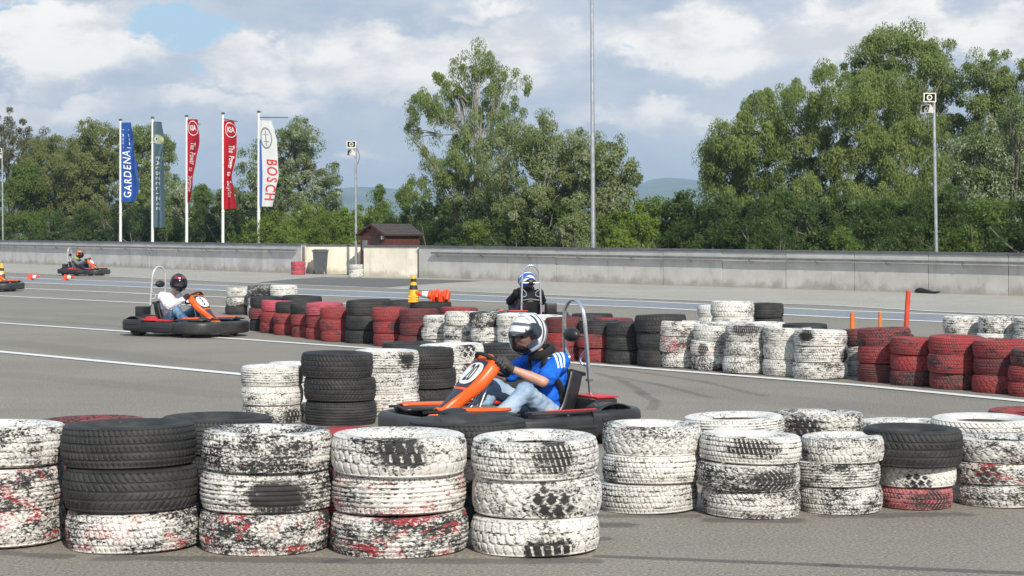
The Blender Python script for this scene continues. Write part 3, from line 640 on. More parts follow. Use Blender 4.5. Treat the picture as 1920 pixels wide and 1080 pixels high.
def tree_meshes(name, H, W, z0, ntwig, per, leaf, droop, mat, nl=12, airy=0.0, lobes=None, trunk=.14, limbs=14, bark=BARK, shape='round', depth=.8, slim=.42, spread=.55, multi=1, seed=0):
    rng = np.random.default_rng(seed + 11)
    lob = []
    for i in range(nl):
        for _ in range(60):
            u = rng.uniform(-1, 1); w = rng.uniform(-1, 1); v = rng.uniform(0, 1)
            if shape == 'round': lim = math.sin(math.pi * (v * .82 + .12)) ** .75
            elif shape == 'cone': lim = (1 - v) ** .8 + .04
            elif shape == 'tall': lim = math.sin(math.pi * (v * .8 + .15)) ** .8
            else: lim = 1 - .42 * v ** 3
            if u * u + w * w < lim * lim * .72: break
        r = rng.uniform(.2, .36) * (1.15 - .45 * v) if shape != 'cone' else .30 * (1 - v) + .08
        lob.append((u * W / 2 * .92, w * W / 2 * depth * .92, z0 + v * (H - z0) * .93, r * W / 2 * (1.25 if nl < 25 else .95) + .15, r * (H - z0) / 2 * (.9 if nl < 25 else .7) + .2))
    if lobes is not None: lob = [(x, rng.normal(0, .45) * rx * depth, z, rx, rz) for x, z, rx, rz in lobes]; nl = len(lob)
    lob = np.array(lob); wts = lob[:, 3] ** 1.5 * lob[:, 4]; wts = (wts / wts.sum()) * .7 + .3 / nl; wts /= wts.sum()
    idx = rng.choice(nl, ntwig, p=wts); d = rng.normal(0, 1, (ntwig, 3)); d[:, 2] = np.where(d[:, 2] < 0, d[:, 2] * .75, d[:, 2]); d /= np.linalg.norm(d, axis=1, keepdims=True)
    rad = rng.random((ntwig, 1)) ** (.30 if airy < .5 else .5); Lb = lob[idx]
    c = Lb[:, :3] + d * rad * np.stack([Lb[:, 3], Lb[:, 3], Lb[:, 4]], 1); c[:, 2] = np.clip(c[:, 2], z0 * .5 + .1, None)
    fe = rng.random(ntwig) < .16; c[fe] += d[fe] * (np.stack([Lb[:, 3], Lb[:, 3], Lb[:, 4]], 1) * rng.uniform(.04, .2, (ntwig, 1)))[fe]      # feathered rim
    mid = np.array([[0, 0, z0 + (H - z0) * .45]]); o = d * .7 + (c - mid) / (np.linalg.norm(c - mid, axis=1, keepdims=True) + 1e-6) * .6; o /= np.linalg.norm(o, axis=1, keepdims=True)
    global RNG; keep = RNG; RNG = rng
    lm = leaves_mesh(name + '_leaves', np.concatenate([c, o], 1), per, spread, leaf, droop, mat, slim); RNG = keep
    mb = MB(); th = z0 + (H - z0) * .62
    for k in range(multi):
        bx, by = (0, 0) if multi == 1 else rng.normal(0, .35, 2); tx, ty = rng.normal(0, W * .05, 2) if multi == 1 else rng.normal(0, W * .22, 2)
        path = spline([(bx, by, -.05), (bx + tx * .2, by + ty * .2, th * .35), (bx + tx * .7, by + ty * .7, th * .7), (bx + tx, by + ty, th)], 5)
        n = len(path); mb.tube(path, [trunk * .75 * (1 - i / (n - 1)) + .014 for i in range(n)], 7)
        for j in range(limbs // multi):
            lo = lob[rng.integers(nl)]; q = path[min(n - 1, int(n * rng.uniform(.25, .95)))]; e = Vector((lo[0], lo[1], lo[2] + lo[4] * .15)); 
            if e.z < q.z - .3: continue
            mid = q.lerp(e, .5) + Vector((0, 0, -.08 * (e - q).length)); lp = spline([q, mid, e], 4); m_ = len(lp); mb.tube(lp, [trunk * .2 * (1 - i / (m_ - 1)) + .008 for i in range(m_)], 5, caps=False)
            for _ in range(3):
                s_ = lp[int(rng.uniform(.4, .95) * (m_ - 1))]; e2 = Vector(lo[:3]) + Vector(rng.normal(0, 1, 3)) * min(lo[3], lo[4]) * .32
                mb.tube([s_, s_.lerp(e2, .5) + Vector((0, 0, .1)), e2], [trunk * .12 + .006, trunk * .08 + .005, .005], 4, caps=False)
    return lm, mb.mesh(name + '_trunk', bark)
def plant(nm, meshes, loc, label, cat, group=None, sc=1.0, rz=0.0):
    r = empty(nm, loc, rz); r.scale = (sc, sc, sc); tag(r, label, cat, group)
    for part, me in zip(('crown', 'trunk'), meshes):
        o = bpy.data.objects.new(part, me); C.objects.link(o); o.parent = r
        if part == 'crown': o['kind'] = 'stuff'
    return r
def tree(nm, px, ytop, wpx, Y, label, cat='tree', ybot=None, group=None, dens=1.0, mat='willow', leaf=.13, seed=0, **k):
    b = at(px, 470, Y); b.z = 0; H = at(px, ytop, Y).z; z0 = k.pop('z0', .12) * H
    lp = k.pop('lp', None)
    if lp: s_ = Y / F0; k['lobes'] = [((cx - px) * s_, at(px, cy, Y).z, rx * s_, ry * s_) for cx, cy, rx, ry in lp]
    W = wpx / F0 * Y; sp = k.pop('spread', .38); slim = k.get('slim', .42); per = k.pop('per', 150)
    area = W * (H - z0) * .72 if not lp else sum(3.14 * q[2] * q[3] for q in k['lobes']) * .62; n = int(dens * area * 5.2 / (math.pi * sp * sp * .75)); per = int(1.55 * math.pi * sp * sp * .75 / (leaf * leaf * slim * .5)) if per == 150 else per
    return plant(nm, tree_meshes(nm, H, W, z0, max(30, n), per, leaf, k.pop('droop', .35), LM[mat], seed=seed, spread=sp, **k), b, label, cat, group)
# right
tree('willow_tree', 1560, 130, 480, 58, 'huge spreading willow filling the view behind the right wall', mat='willow', leaf=.115, droop=.9, nl=44, seed=1, shape='dome', trunk=.17, limbs=9, dens=.85, slim=.34, multi=3, lp=[(1400,262,70,55),(1375,335,55,60),(1470,205,80,55),(1560,182,90,55),(1480,290,110,80),(1600,262,120,90),(1660,200,80,80),(1700,290,90,90),(1560,375,190,70),(1420,390,90,60),(1690,395,120,60),(1345,300,30,40)])
tree('tall_tree', 1690, 38, 230, 61, 'tallest tree rising above the big willow', mat='birch', leaf=.11, droop=.4, nl=30, seed=2, shape='tall', trunk=.25, z0=.3, limbs=24, airy=.6, dens=.7, spread=.45, bark=BARKP, lp=[(1690,80,62,45),(1650,120,70,55),(1740,115,62,50),(1700,165,100,60),(1785,160,45,50),(1775,240,70,70),(1740,340,75,85),(1640,80,30,28)])
tree('tall_tree', 1870, 96, 210, 60, 'tall leafy tree standing behind the white blossom bush', mat='birch', leaf=.11, nl=26, dens=.8, seed=3, shape='tall', trunk=.22, z0=.25, limbs=20, lp=[(1850,125,45,36),(1905,150,55,38),(1865,190,75,50),(1910,260,65,80),(1850,300,70,90),(1900,370,80,80)])
tree('blossom_bush', 1878, 178, 190, 52, 'tall bush with white blossom clusters beside the right loudspeaker pole', mat='flower', leaf=.105, nl=20, seed=4, shape='tall', trunk=.14, limbs=16, multi=3, lp=[(1895,215,55,48),(1830,290,50,60),(1890,320,65,70),(1850,390,75,60),(1920,380,50,60)])
# centre
tree('birch_tree', 885, 88, 270, 62, 'tall airy birch with hanging twigs behind the shed', mat='birch', leaf=.105, droop=1.0, nl=34, seed=5, shape='tall', trunk=.22, z0=.22, limbs=30, airy=.8, dens=.40, spread=.32, slim=.34, bark=BARKP, lp=[(892,115,48,32),(858,160,68,48),(940,158,62,42),(800,200,52,38),(768,248,28,36),(900,215,100,50),(965,235,45,40),(870,280,85,60),(830,335,70,60),(900,365,95,80)])
tree('pale_tree', 1020, 216, 280, 58, 'broad pale leaved tree left of the floodlight mast', mat='pale', leaf=.105, droop=.4, nl=32, dens=.75, seed=7, shape='dome', trunk=.2, limbs=24, multi=3, bark=BARKP, lp=[(1030,258,75,42),(970,290,70,60),(1080,300,80,60),(1000,350,100,60),(1125,335,70,60),(1060,400,120,60),(950,400,90,60)])
tree('wispy_tree', 1148, 266, 120, 57, 'thin wispy pale tree just right of the mast', mat='pale', leaf=.13, droop=.5, nl=12, seed=8, shape='dome', trunk=.1, limbs=16, multi=4, airy=.8, dens=.5, spread=.32, bark=BARKP, lp=[(1150,300,42,36),(1180,340,30,45),(1140,375,50,60),(1105,310,35,50)])
# left
tree('brownish_tree', 20, 206, 140, 98, 'brownish half bare tree behind the far loudspeaker pole', mat='brown', leaf=.14, nl=16, seed=9, trunk=.2, limbs=26, airy=.6, dens=.4, lp=[(0,240,42,40),(48,262,50,36),(20,310,65,50),(80,280,30,36)])
tree('leafy_tree', 30, 300, 130, 92, 'dense mid green tree at the far end of the wall', mat='fresh', leaf=.14, nl=14, seed=10, shape='dome')
tree('olive_tree', 118, 252, 130, 95, 'brownish green tree at the left of the blue flag', mat='olive', leaf=.14, nl=15, seed=11, limbs=22, lp=[(110,292,60,42),(85,340,60,60),(150,330,52,60),(110,400,90,60)])
tree('olive_tree', 190, 226, 120, 93, 'tall olive green tree behind the blue flag', mat='olive', leaf=.14, nl=15, seed=12, shape='tall', limbs=22, lp=[(190,258,45,36),(168,310,52,50),(222,300,42,50),(190,380,75,75)])
tree('olive_tree', 276, 236, 110, 92, 'slim olive green tree behind the grey green flag', mat='birch', leaf=.14, nl=14, seed=13, shape='tall', limbs=20, lp=[(276,262,34,28),(302,280,24,24),(262,320,48,50),(290,372,60,65)])
tree('pale_bush', 345, 345, 120, 86, 'pale silvery bush between the grey green flag and the first red flag', 'bush', mat='flower', leaf=.13, nl=14, seed=14, shape='dome', multi=3)
tree('bright_tree', 400, 333, 90, 96, 'rounded yellow green tree behind the two red flags', mat='fresh', leaf=.14, nl=12, seed=15)
tree('silver_poplar', 535, 226, 170, 84, 'big pale silvery tree behind the white flag', mat='flower', leaf=.13, nl=30, dens=.75, seed=16, shape='tall', trunk=.24, limbs=24, lp=[(560,258,38,36),(530,300,62,50),(590,308,45,48),(488,322,42,50),(540,360,85,50),(480,385,45,50),(600,370,42,50),(540,420,100,45)])
tree('spiky_tree', 716, 312, 62, 70, 'slender conical tree right of the shed pole, with upright shoots', mat='fresh', leaf=.13, nl=14, seed=17, shape='cone')
tree('spiky_tree', 765, 314, 60, 71, 'slender conical tree directly above the shed roof', mat='fresh', leaf=.13, nl=14, seed=18, shape='cone')
tree('spiky_tree', 650, 350, 70, 72, 'conical bright green tree behind the shed loudspeaker pole', mat='bright', leaf=.13, nl=12, seed=19, shape='cone')
# understorey: a few bush forms, copied
B = {}
for nm, mt, sd_ in (('bright', 'bright', 31), ('dark', 'dark', 32), ('fresh', 'fresh', 33), ('pale', 'pale', 34), ('darkb', 'dark', 35)):
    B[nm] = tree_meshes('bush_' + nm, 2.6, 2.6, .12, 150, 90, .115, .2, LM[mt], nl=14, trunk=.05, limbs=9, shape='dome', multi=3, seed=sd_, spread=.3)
GRP = {'bright': 'bright green bushes behind the walls', 'dark': 'dark green bushes of the understorey', 'darkb': 'dark green bushes of the understorey', 'fresh': 'leafy green bushes behind the walls', 'pale': 'pale bushes behind the walls'}
LAB = {'bright': 'bright yellow green bush', 'dark': 'dark green bush', 'darkb': 'dark green bush', 'fresh': 'leafy mid green bush', 'pale': 'pale grey green bush'}
LANDM = [(-100, 'picture\'s far left end'), (6, 'far loudspeaker pole'), (226, 'blue flag'), (286, 'grey green flag'), (350, 'twisted red flag'), (418, 'straight red flag'), (485, 'white flag'), (668, 'shed pole'), (785, 'brown shed'), (1113, 'floodlight mast'), (1440, 'big willow\'s left half'), (1757, 'right loudspeaker pole')]
CNT = {}; ORD = ['', 'first', 'second', 'third', 'fourth', 'fifth', 'sixth', 'seventh', 'eighth', 'ninth', 'tenth', 'eleventh', 'twelfth']
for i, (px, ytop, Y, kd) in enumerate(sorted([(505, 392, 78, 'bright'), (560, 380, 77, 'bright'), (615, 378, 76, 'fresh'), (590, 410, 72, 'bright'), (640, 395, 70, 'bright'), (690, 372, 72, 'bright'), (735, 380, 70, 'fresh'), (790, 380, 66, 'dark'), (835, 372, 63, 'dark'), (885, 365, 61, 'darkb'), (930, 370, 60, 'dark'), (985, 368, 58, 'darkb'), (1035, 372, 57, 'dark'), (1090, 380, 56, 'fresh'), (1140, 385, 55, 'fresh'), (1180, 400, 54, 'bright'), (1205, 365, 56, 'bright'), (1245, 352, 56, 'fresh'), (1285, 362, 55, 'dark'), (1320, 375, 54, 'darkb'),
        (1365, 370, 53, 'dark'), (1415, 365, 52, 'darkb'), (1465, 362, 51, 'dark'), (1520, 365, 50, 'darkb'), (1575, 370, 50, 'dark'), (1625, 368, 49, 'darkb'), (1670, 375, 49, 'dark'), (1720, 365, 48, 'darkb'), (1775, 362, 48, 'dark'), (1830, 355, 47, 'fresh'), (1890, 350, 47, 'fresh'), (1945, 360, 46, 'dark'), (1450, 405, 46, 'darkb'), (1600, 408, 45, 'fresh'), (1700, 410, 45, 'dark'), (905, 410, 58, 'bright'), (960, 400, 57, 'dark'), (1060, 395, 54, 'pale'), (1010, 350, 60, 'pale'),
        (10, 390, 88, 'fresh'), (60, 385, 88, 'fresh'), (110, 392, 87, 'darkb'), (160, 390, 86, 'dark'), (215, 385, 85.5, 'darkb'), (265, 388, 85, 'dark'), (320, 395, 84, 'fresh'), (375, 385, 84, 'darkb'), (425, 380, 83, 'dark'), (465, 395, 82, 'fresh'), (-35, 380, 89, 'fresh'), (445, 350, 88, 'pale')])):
    b = at(px, 470, Y); b.z = 0; h = at(px, ytop, Y).z
    lm_ = max([q for q in LANDM if q[0] <= px] or [LANDM[0]]); CNT[lm_[1]] = CNT.get(lm_[1], 0) + 1
    plant('bush', B[kd], b, f'{LAB[kd]}, {ORD[CNT[lm_[1]]]} bush to the right of the {lm_[1]}', 'bush', GRP[kd], h / 2.6, RNG.uniform(0, 6.28))
# far woodland that closes the view between the trunks
def far_wood():
    cs = []
    for px in range(-200, 2150, 16):
        Y = 120 + 16 * math.sin(px * .021); b = at(px, 470, Y); Y = b.y; top = 3.0 + 1.2 * mnoise.noise(Vector((px * .013, 2, 0)))
        for _ in range(9): cs.append((b.x + RNG.normal(0, .9), Y + RNG.normal(0, 1.5), RNG.uniform(.1, 1) ** .7 * top, *RNG.normal(0, .6, 3)))
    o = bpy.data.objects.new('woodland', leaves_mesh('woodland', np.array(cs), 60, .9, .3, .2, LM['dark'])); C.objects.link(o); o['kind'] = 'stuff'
    tag(o, 'dark far woodland seen between the trees', 'woodland')
far_wood()
# ------------------------------------------------------------------ tyres
def tyre_mat():
    m = NT('painted_tyre'); c = m.coord('Object'); sd_ = m.attr('seed', 'OBJECT'); off = m.V('SCALE', (1.7, 3.1, 2.3), sd_)
    co_ = m.xyz(c); cy = m.n('ShaderNodeCombineXYZ'); m.put(cy.inputs[0], m.M('MULTIPLY', m.M('ARCTAN2', co_[1], co_[0]), .185)); m.put(cy.inputs[1], m.M('SQRT', m.M('ADD', m.M('MULTIPLY', co_[0], co_[0]), m.M('MULTIPLY', co_[1], co_[1])))); m.put(cy.inputs[2], m.M('MULTIPLY', co_[2], 1.15))
    p = m.V('ADD', cy.outputs[0], off)      # flakes run along the tread
    wear = m.attr('wear', 'OBJECT'); und = m.attr('under', 'OBJECT'); pa = m.attr('patch', 'OBJECT'); pd = m.attr('patch_dir', 'OBJECT'); pz = m.attr('patch_z', 'OBJECT'); pw = m.attr('patch_w', 'OBJECT')
    paint = m.attr('paint_color', 'OBJECT', 'Color'); under = m.attr('under_color', 'OBJECT', 'Color'); has = m.attr('painted', 'OBJECT')
    groove = m.attr('sipe'); rib = m.attr('rib'); tread = m.attr('tread')
    fine = m.noise(p, 85, 4, .72); mid = m.noise(p, 17, 4, .62, .4); big = m.noise(p, 4.2, 4, .6)
    x, y, z = m.xyz(c)
    ang = m.M('SUBTRACT', m.M('ARCTAN2', y, x), pd); ang = m.M('ARCTAN2', m.M('SINE', ang), m.M('COSINE', ang)); ang = m.M('DIVIDE', ang, pw)
    dz = m.M('DIVIDE', m.M('SUBTRACT', z, pz), .075); pat = m.M('ADD', m.M('MULTIPLY', ang, ang), m.M('MULTIPLY', dz, dz))
    pat = m.M('ADD', pat, m.M('ADD', m.M('MULTIPLY', m.M('SUBTRACT', mid, .5), 5.5), m.M('MULTIPLY', m.M('SUBTRACT', fine, .5), 4.0))); patch = m.M('MULTIPLY', m.step(pat, 1.35, .75), pa)
    flake = m.M('ADD', m.M('ADD', m.M('MULTIPLY', fine, .5), m.M('MULTIPLY', mid, .25)), m.M('MULTIPLY', big, .35))   # about .55 mean
    lost = m.step(flake, m.M('SUBTRACT', .665, m.M('MULTIPLY', wear, .2)), m.M('SUBTRACT', .685, m.M('MULTIPLY', wear, .2)))
    thr = m.M('SUBTRACT', .625, m.M('MULTIPLY', wear, .2)); thinp = m.step(m.M('ADD', flake, m.M('MULTIPLY', m.M('SUBTRACT', m.noise(p, 140, 2, .6), .5), .25)), m.M('SUBTRACT', thr, .03), m.M('ADD', thr, .03))      # paint worn thin
    lost = m.M('MAXIMUM', lost, m.M('MULTIPLY', rib, m.step(m.M('ADD', m.M('MULTIPLY', fine, .5), m.M('MULTIPLY', mid, .5)), .46, .56)))
    lost = m.M('MAXIMUM', lost, m.M('MULTIPLY', patch, m.M('SUBTRACT', 1.0, m.M('MULTIPLY', groove, .9))))
    lost = m.M('MAXIMUM', lost, m.M('MULTIPLY', groove, m.M('MULTIPLY', m.M('SUBTRACT', 1.0, patch), m.step(fine, .52, .6, .15, .75))))
    # red coat below the white one
    un_ = m.noise(m.V('ADD', p, (5, 2, 7)), 11, 5, .68); keepu = m.step(un_, m.M('SUBTRACT', .585, m.M('MULTIPLY', und, .12)), m.M('SUBTRACT', .62, m.M('MULTIPLY', und, .12)))
    keepu = m.M('MULTIPLY', keepu, m.step(und, .02, .1))
    dusty = m.noise(p, 7, 5, .65)
    rub = m.mix(m.step(dusty, .35, .75), (.020, .020, .0205), (.052, .05, .047)); rub = m.mix(m.M('MULTIPLY', m.step(m.noise(p, 30, 3, .6), .68, .75), .3), rub, (.17, .15, .12))
    grime = m.step(m.noise(p, 5.5, 6, .7), .42, .75)
    paintd = m.mix(m.M('MULTIPLY', grime, .5), paint, m.mix(.5, paint, (.13, .12, .105)))
    paintd = m.mix(m.M('MULTIPLY', thinp, .42), paintd, m.mix(keepu, (.07, .068, .064), under)); paintd = m.mix(m.M('MULTIPLY', m.step(m.noise(m.scale(p, (1, 1, 5)), 11, 5, .7), .45, .75), .22), paintd, (.25, .235, .21))
    base = m.mix(keepu, rub, under)
    painted = m.mix(lost, paintd, base)
    scuff = m.step(m.noise(m.V('ADD', p, (9, 1, 3)), 34, 4, .7), .735, .76)
    plain = m.mix(m.M('MULTIPLY', scuff, .5), rub, (.30, .29, .27))
    col = m.mix(has, plain, painted)
    m.set(col=col, rough=m.M('SUBTRACT', .78, m.M('MULTIPLY', m.M('SUBTRACT', 1.0, has), .12)), spec=.35)
    m.bump(m.M('ADD', m.M('MULTIPLY', lost, -.6), m.M('MULTIPLY', fine, .4)), .35, .004)
    return m.mat
TYRE = tyre_mat()
def tyre_mesh(name, pattern, segs, rows):
    """outer radius .32, width .2; tread cut as real grooves"""
    R, Wd, ri = .32, .2, .185
    zt = np.linspace(-1, 1, rows)
    prof = []   # (r, z, tread coordinate or None)
    side = [(ri, .055), (ri + .004, .068), (ri + .016, .079), (.23, .092), (.255, .0985), (.275, .100), (.295, .096), (.307, .088)]
    inner = [(.292, .07), (.305, 0.0), (.292, -.07), (.255, -.085), (.21, -.072), (ri + .004, -.06)]
    for z in zt[::-1]: prof.append((R - .014 * abs(z) ** 3.2, z * .082, z))
    lower = [(r, -z, None) for r, z in side[::-1]]; upper = [(r, z, None) for r, z in side]
    full = upper + prof + lower + [(ri, -.05, None)] + [(r, z, None) for r, z in inner[::-1]] + [(ri, .05, None)]
    n = len(full); th = np.linspace(0, 2 * np.pi, segs, endpoint=False)
    V = np.zeros((n, segs, 3)); A = np.zeros((3, n, segs))
    sq = lambda x, d: ((x % 1.0) < d).astype(float)
    for i, (r, z, tz) in enumerate(full):
        rr = np.full(segs, r)
        if tz is not None:
            a = th / (2 * np.pi); rib = np.zeros(segs); sip = np.zeros(segs); az_ = abs(tz)
            if pattern == 0:
                rib[:] = float(min(abs(az_ - .22), abs(az_ - .64)) < .062); sip = sq(a * 72 + tz * .9, .24) * (1 - rib)
            elif pattern == 1:
                w = .09 * np.sign(np.sin(a * 2 * np.pi * 40)); rib = ((np.abs(tz + w * .5 - .33) < .075) | (np.abs(tz + w * .5 + .33) < .075)).astype(float); sip = sq(a * 40 + (.5 if abs(tz) < .33 else 0) + tz * .3, .24) * (1 - rib)
            elif pattern == 2:
                rib[:] = float(min(abs(tz), abs(az_ - .5)) < .05); sip = sq(a * 54 + az_ * 1.7, .25) * (1 - rib)
            elif pattern == 3:
                rib[:] = float(min(abs(az_ - .14), abs(az_ - .42), abs(az_ - .72)) < .05); sip = sq(a * 80, .22) * (1 - rib) * float(az_ > .72)
            elif pattern == 4:
                zg = .55 * np.abs(((tz * 1.6 + 5) % 1.0) - .5); sip = sq(a * 30 + zg * 1.4 + (.5 if int((tz + 1) * 1.6) % 2 else 0), .25); rib = ((np.abs(tz - .25 + .1 * np.sin(a * 2 * np.pi * 30)) < .055) | (np.abs(tz + .38 + .1 * np.sin(a * 2 * np.pi * 30)) < .055)).astype(float) * .0 ; sip = np.maximum(sip, (np.abs(np.abs(tz - .05) - .33 + .1 * np.sin(a * 2 * np.pi * 30)) < .06))
            rr = rr - .0058 * rib - .0055 * sip; A[0, i] = sip; A[1, i] = rib; A[2, i] = 1
        V[i, :, 0] = rr * np.cos(th); V[i, :, 1] = rr * np.sin(th); V[i, :, 2] = z
    idx = np.arange(n * segs).reshape(n, segs); nx = np.roll(idx, -1, 1); f = np.stack([idx, np.roll(idx, -1, 0), np.roll(nx, -1, 0), nx], -1).reshape(-1, 4)
    nf = len(f); me = bpy.data.meshes.new(name); me.vertices.add(n * segs); me.vertices.foreach_set('co', V.astype(np.float32).ravel())
    me.loops.add(4 * nf); me.loops.foreach_set('vertex_index', f.astype(np.int32).ravel()); me.polygons.add(nf); me.polygons.foreach_set('loop_start', np.arange(0, 4 * nf, 4, dtype=np.int32)); me.update(calc_edges=True)
    for nm, a in zip(('sipe', 'rib', 'tread'), A): at_ = me.attributes.new(nm, 'FLOAT', 'POINT'); at_.data.foreach_set('value', a.astype(np.float32).ravel())
    me.polygons.foreach_set('use_smooth', [True] * nf); me.materials.append(TYRE); me.update(); me.set_sharp_from_angle(angle=math.radians(50)); return me
TN = [tyre_mesh('tyre_near', k, 432, 34) for k in range(5)]
TF = [tyre_mesh('tyre_plain', k, 240, 26) for k in (0, 1, 2, 3)]
WHITE = (.74, .715, .665); REDC = (.33, .028, .032); DRED = (.14, .015, .02); PINK = (.50, .075, .11); MRED = (.26, .034, .04)
# code: label words, paint, under colour, wear, under amount, painted
SPEC = {'W': ('clean white painted tyre', WHITE, DRED, .12, 0, 1), 'w': ('white painted tyre', WHITE, DRED, .27, .0, 1), 'wk': ('white tyre scuffed with black', WHITE, DRED, .47, .05, 1), 'kw': ('black tyre with white paint remnants', WHITE, DRED, .78, 0, 1),
        'wr': ('white tyre flecked with red', WHITE, MRED, .42, .6, 1), 'wR': ('worn tyre mottled white, red and black', WHITE, MRED, .53, .5, 1), 'k': ('bare black tyre', WHITE, DRED, .5, 0, 0), 'r': ('red painted tyre', REDC, DRED, .36, 0, 1), 'rd': ('dull dark red tyre', DRED, DRED, .36, 0, 1), 'rk': ('dark red tyre worn black', MRED, DRED, .55, 0, 1),
        'p': ('pinkish red tyre', PINK, DRED, .14, 0, 1), 'pk': ('faded pinkish tyre with black patches', (.52, .17, .18), MRED, .52, .3, 1)}
LV = {3: ('bottom', 'middle', 'top'), 2: ('bottom', 'top'), 1: ('top',), 4: ('bottom', 'second', 'third', 'top')}
tyre_labels = []
def add_tyre(loc, R, h, code, label, group, near, seed, patch=None, rough=0, pat=None):
    r = random.Random(seed); me = (TN if near else TF)[pat if pat is not None else r.randrange(5 if near else 4)]
    o = bpy.data.objects.new('tyre', me); C.objects.link(o); o.location = loc; rz = -math.pi / 2 + r.uniform(-1, 1); o.rotation_euler = (r.uniform(-.028, .028), r.uniform(-.028, .028), rz); q_ = r.uniform(-.02, .02); o.scale = (R / .32 * (1 + q_), R / .32 * (1 - q_), h / .2)
    _, pc, uc, wear, und, has = SPEC[code]
    o['paint_color'] = (lambda q: [float(x) * q for x in pc])(r.uniform(.9, 1.04)); o['under_color'] = [float(x) for x in uc]; o['wear'] = float(max(0, wear + r.uniform(-.07, .07))); o['under'] = float(und); o['painted'] = float(has); o['seed'] = float(r.uniform(0, 40))
    if patch is None and code in ('w', 'wk', 'wr', 'r', 'pk') and r.random() < .14: patch = (r.uniform(-.9, .9), r.uniform(-.03, .05), r.uniform(.2, .42))
    o['patch'] = 1.0 if patch else 0.0; pw = patch or (0, 0, .3)
    d = -math.pi / 2 + pw[0] - rz; o['patch_dir'] = float(math.atan2(math.sin(d), math.cos(d))); o['patch_z'] = float(pw[1]); o['patch_w'] = float(pw[2])
    tag(o, label, 'tyre', group); tyre_labels.append(label); return o
dbg = []
def stack(xl, xr, ytop, codes, phrase, group, yb=None, Y=None, near=False, patches=None, pats=None, hfix=None):
    codes = codes.split(); n = len(codes)
    if yb is not None:
        Yf = EYE * F / (yb - HY); Yc = Yf
        for _ in range(6): R = (xr - xl) / 2 / F * Yc; Yc = Yf + R * .97
    else: Yc = Y * YK; R = (xr - xl) / 2 / F * Yc
    X = ((xl + xr) / 2 - 960) / F * Yc; zt = EYE - (ytop - HY) * (Yc + .8 * R) / F; h = hfix or zt / n
    dbg.append((phrase, round(X, 2), round(Yc, 2), round(R, 3), round(h, 3)))
    sd0 = abs(hash((round(xl), round(xr)))) % 100000; rr = random.Random(sd0); z = 0
    for i, c in enumerate(codes):
        hh = h * (1.0 + (rr.uniform(-.06, .06) if i < n - 1 else 0)); Ri = R * rr.uniform(.955, 1.0) if n > 1 else R
        j = (rr.uniform(-.02, .02), rr.uniform(-.02, .02))
        add_tyre((X + j[0], Yc + j[1], z + hh / 2), Ri, hh * 1.02, c, f'{SPEC[c][0]}, {LV[n][i]} of {phrase}', group, near, sd0 + i * 7, (patches or {}).get(i), pat=(pats or {}).get(i)); z += hh
    return X, Yc, R, z
G1 = 'tyres of the nearest barrier row'; G2 = 'tyres stacked on the near side of the track at right'; G3 = 'tyre stacks at mid track behind the nearest kart'; G4 = 'tyres of the long red, black and white barrier'; G5 = 'white and black tyres behind the long barrier'; G6 = 'tyres by the cream wall'
NR = 'nearest row'
stack(-128, 122, 784, 'wR wr wk', f'cut-off end stack of {NR}', G1, yb=1034, near=True, pats={0: 4, 1: 3, 2: 0}, patches={2: (-.1, .02, .35)})
stack(121, 374, 782, 'wR k k', f'black-topped stack in {NR}', G1, yb=1043, near=True, pats={0: 0, 1: 2, 2: 0})
stack(370, 621, 797, 'wR wk wk', f'stack just right of the black-topped one', G1, yb=1045, near=True, pats={0: 0, 1: 3, 2: 0}, patches={1: (.3, -.01, .42)})
stack(619, 876, 803, 'wR wr w', f'fourth stack along {NR}', G1, yb=1048, near=True, pats={0: 3, 1: 3, 2: 1}, patches={2: (.05, .02, .36)})
stack(880, 1122, 808, 'w w w', f'all-white end stack of {NR}', G1, yb=1048, near=True, pats={0: 1, 1: 4, 2: 0}, patches={2: (.3, .02, .36), 1: (.2, -.01, .34), 0: (.2, -.07, .36)})
stack(62, 278, 778, 'rk r rk', 'red stack hidden behind the front black one', G1, Y=8.35, near=True)
stack(292, 508, 772, 'k k k', 'black stack tucked behind the front row', G1, Y=8.4, near=True, pats={2: 3})
stack(560, 752, 799, 'r rd r', 'low red stack behind the front row', G1, Y=8.5, near=True)
stack(758, 988, 783, 'k k k', 'black stack in front of the orange kart', G1, Y=8.35, near=True, pats={2: 0})
# right foreground group
stack(1122, 1312, 784, 'w w wk', 'leftmost stack of the right group', G2, yb=967, near=True, pats={0: 0, 1: 0, 2: 4})
stack(1307, 1501, 805, 'wk wk w', 'stack nearest the camera in the right group', G2, yb=976, near=True, pats={0: 2, 1: 2, 2: 0}, patches={2: (-.1, .02, .5), 1: (.5, 0, .5)})
stack(1497, 1655, 810, 'wk wk wk', 'stack left of the black-topped right stack', G2, yb=967, near=True, pats={2: 1, 0: 0})
X, Yc, R, z = stack(1646, 1792, 858, 'pk w', 'right stack under the black tyre', G2, yb=959, near=True, pats={0: 2, 1: 4}, patches={1: (-.15, -.03, .3), 0: (.3, 0, .6)})
add_tyre((X - .14 * R, Yc - .02, z + .10), R * 1.28, .215, 'k', 'bare black tyre with sharp tread topping a white and a pink tyre', G2, True, 901, pat=2)
stack(1788, 1976, 808, 'wk wr wk', 'red-flecked end stack of the right group', G2, yb=955, near=True, pats={1: 4, 2: 4, 0: 1}, patches={1: (-.5, .01, .22)})
stack(1282, 1478, 775, 'w w w', 'white stack behind the first two right ones', G2, Y=9.75, near=True, pats={2: 3})
stack(1440, 1622, 767, 'w wk wk', 'two-tone stack rising behind the right group', G2, Y=9.9, near=True, pats={2: 1}, patches={2: (-.45, -.02, .35)})
stack(1606, 1785, 782, 'w w w', 'white stack hidden behind the black tyre', G2, Y=10.0, near=True)
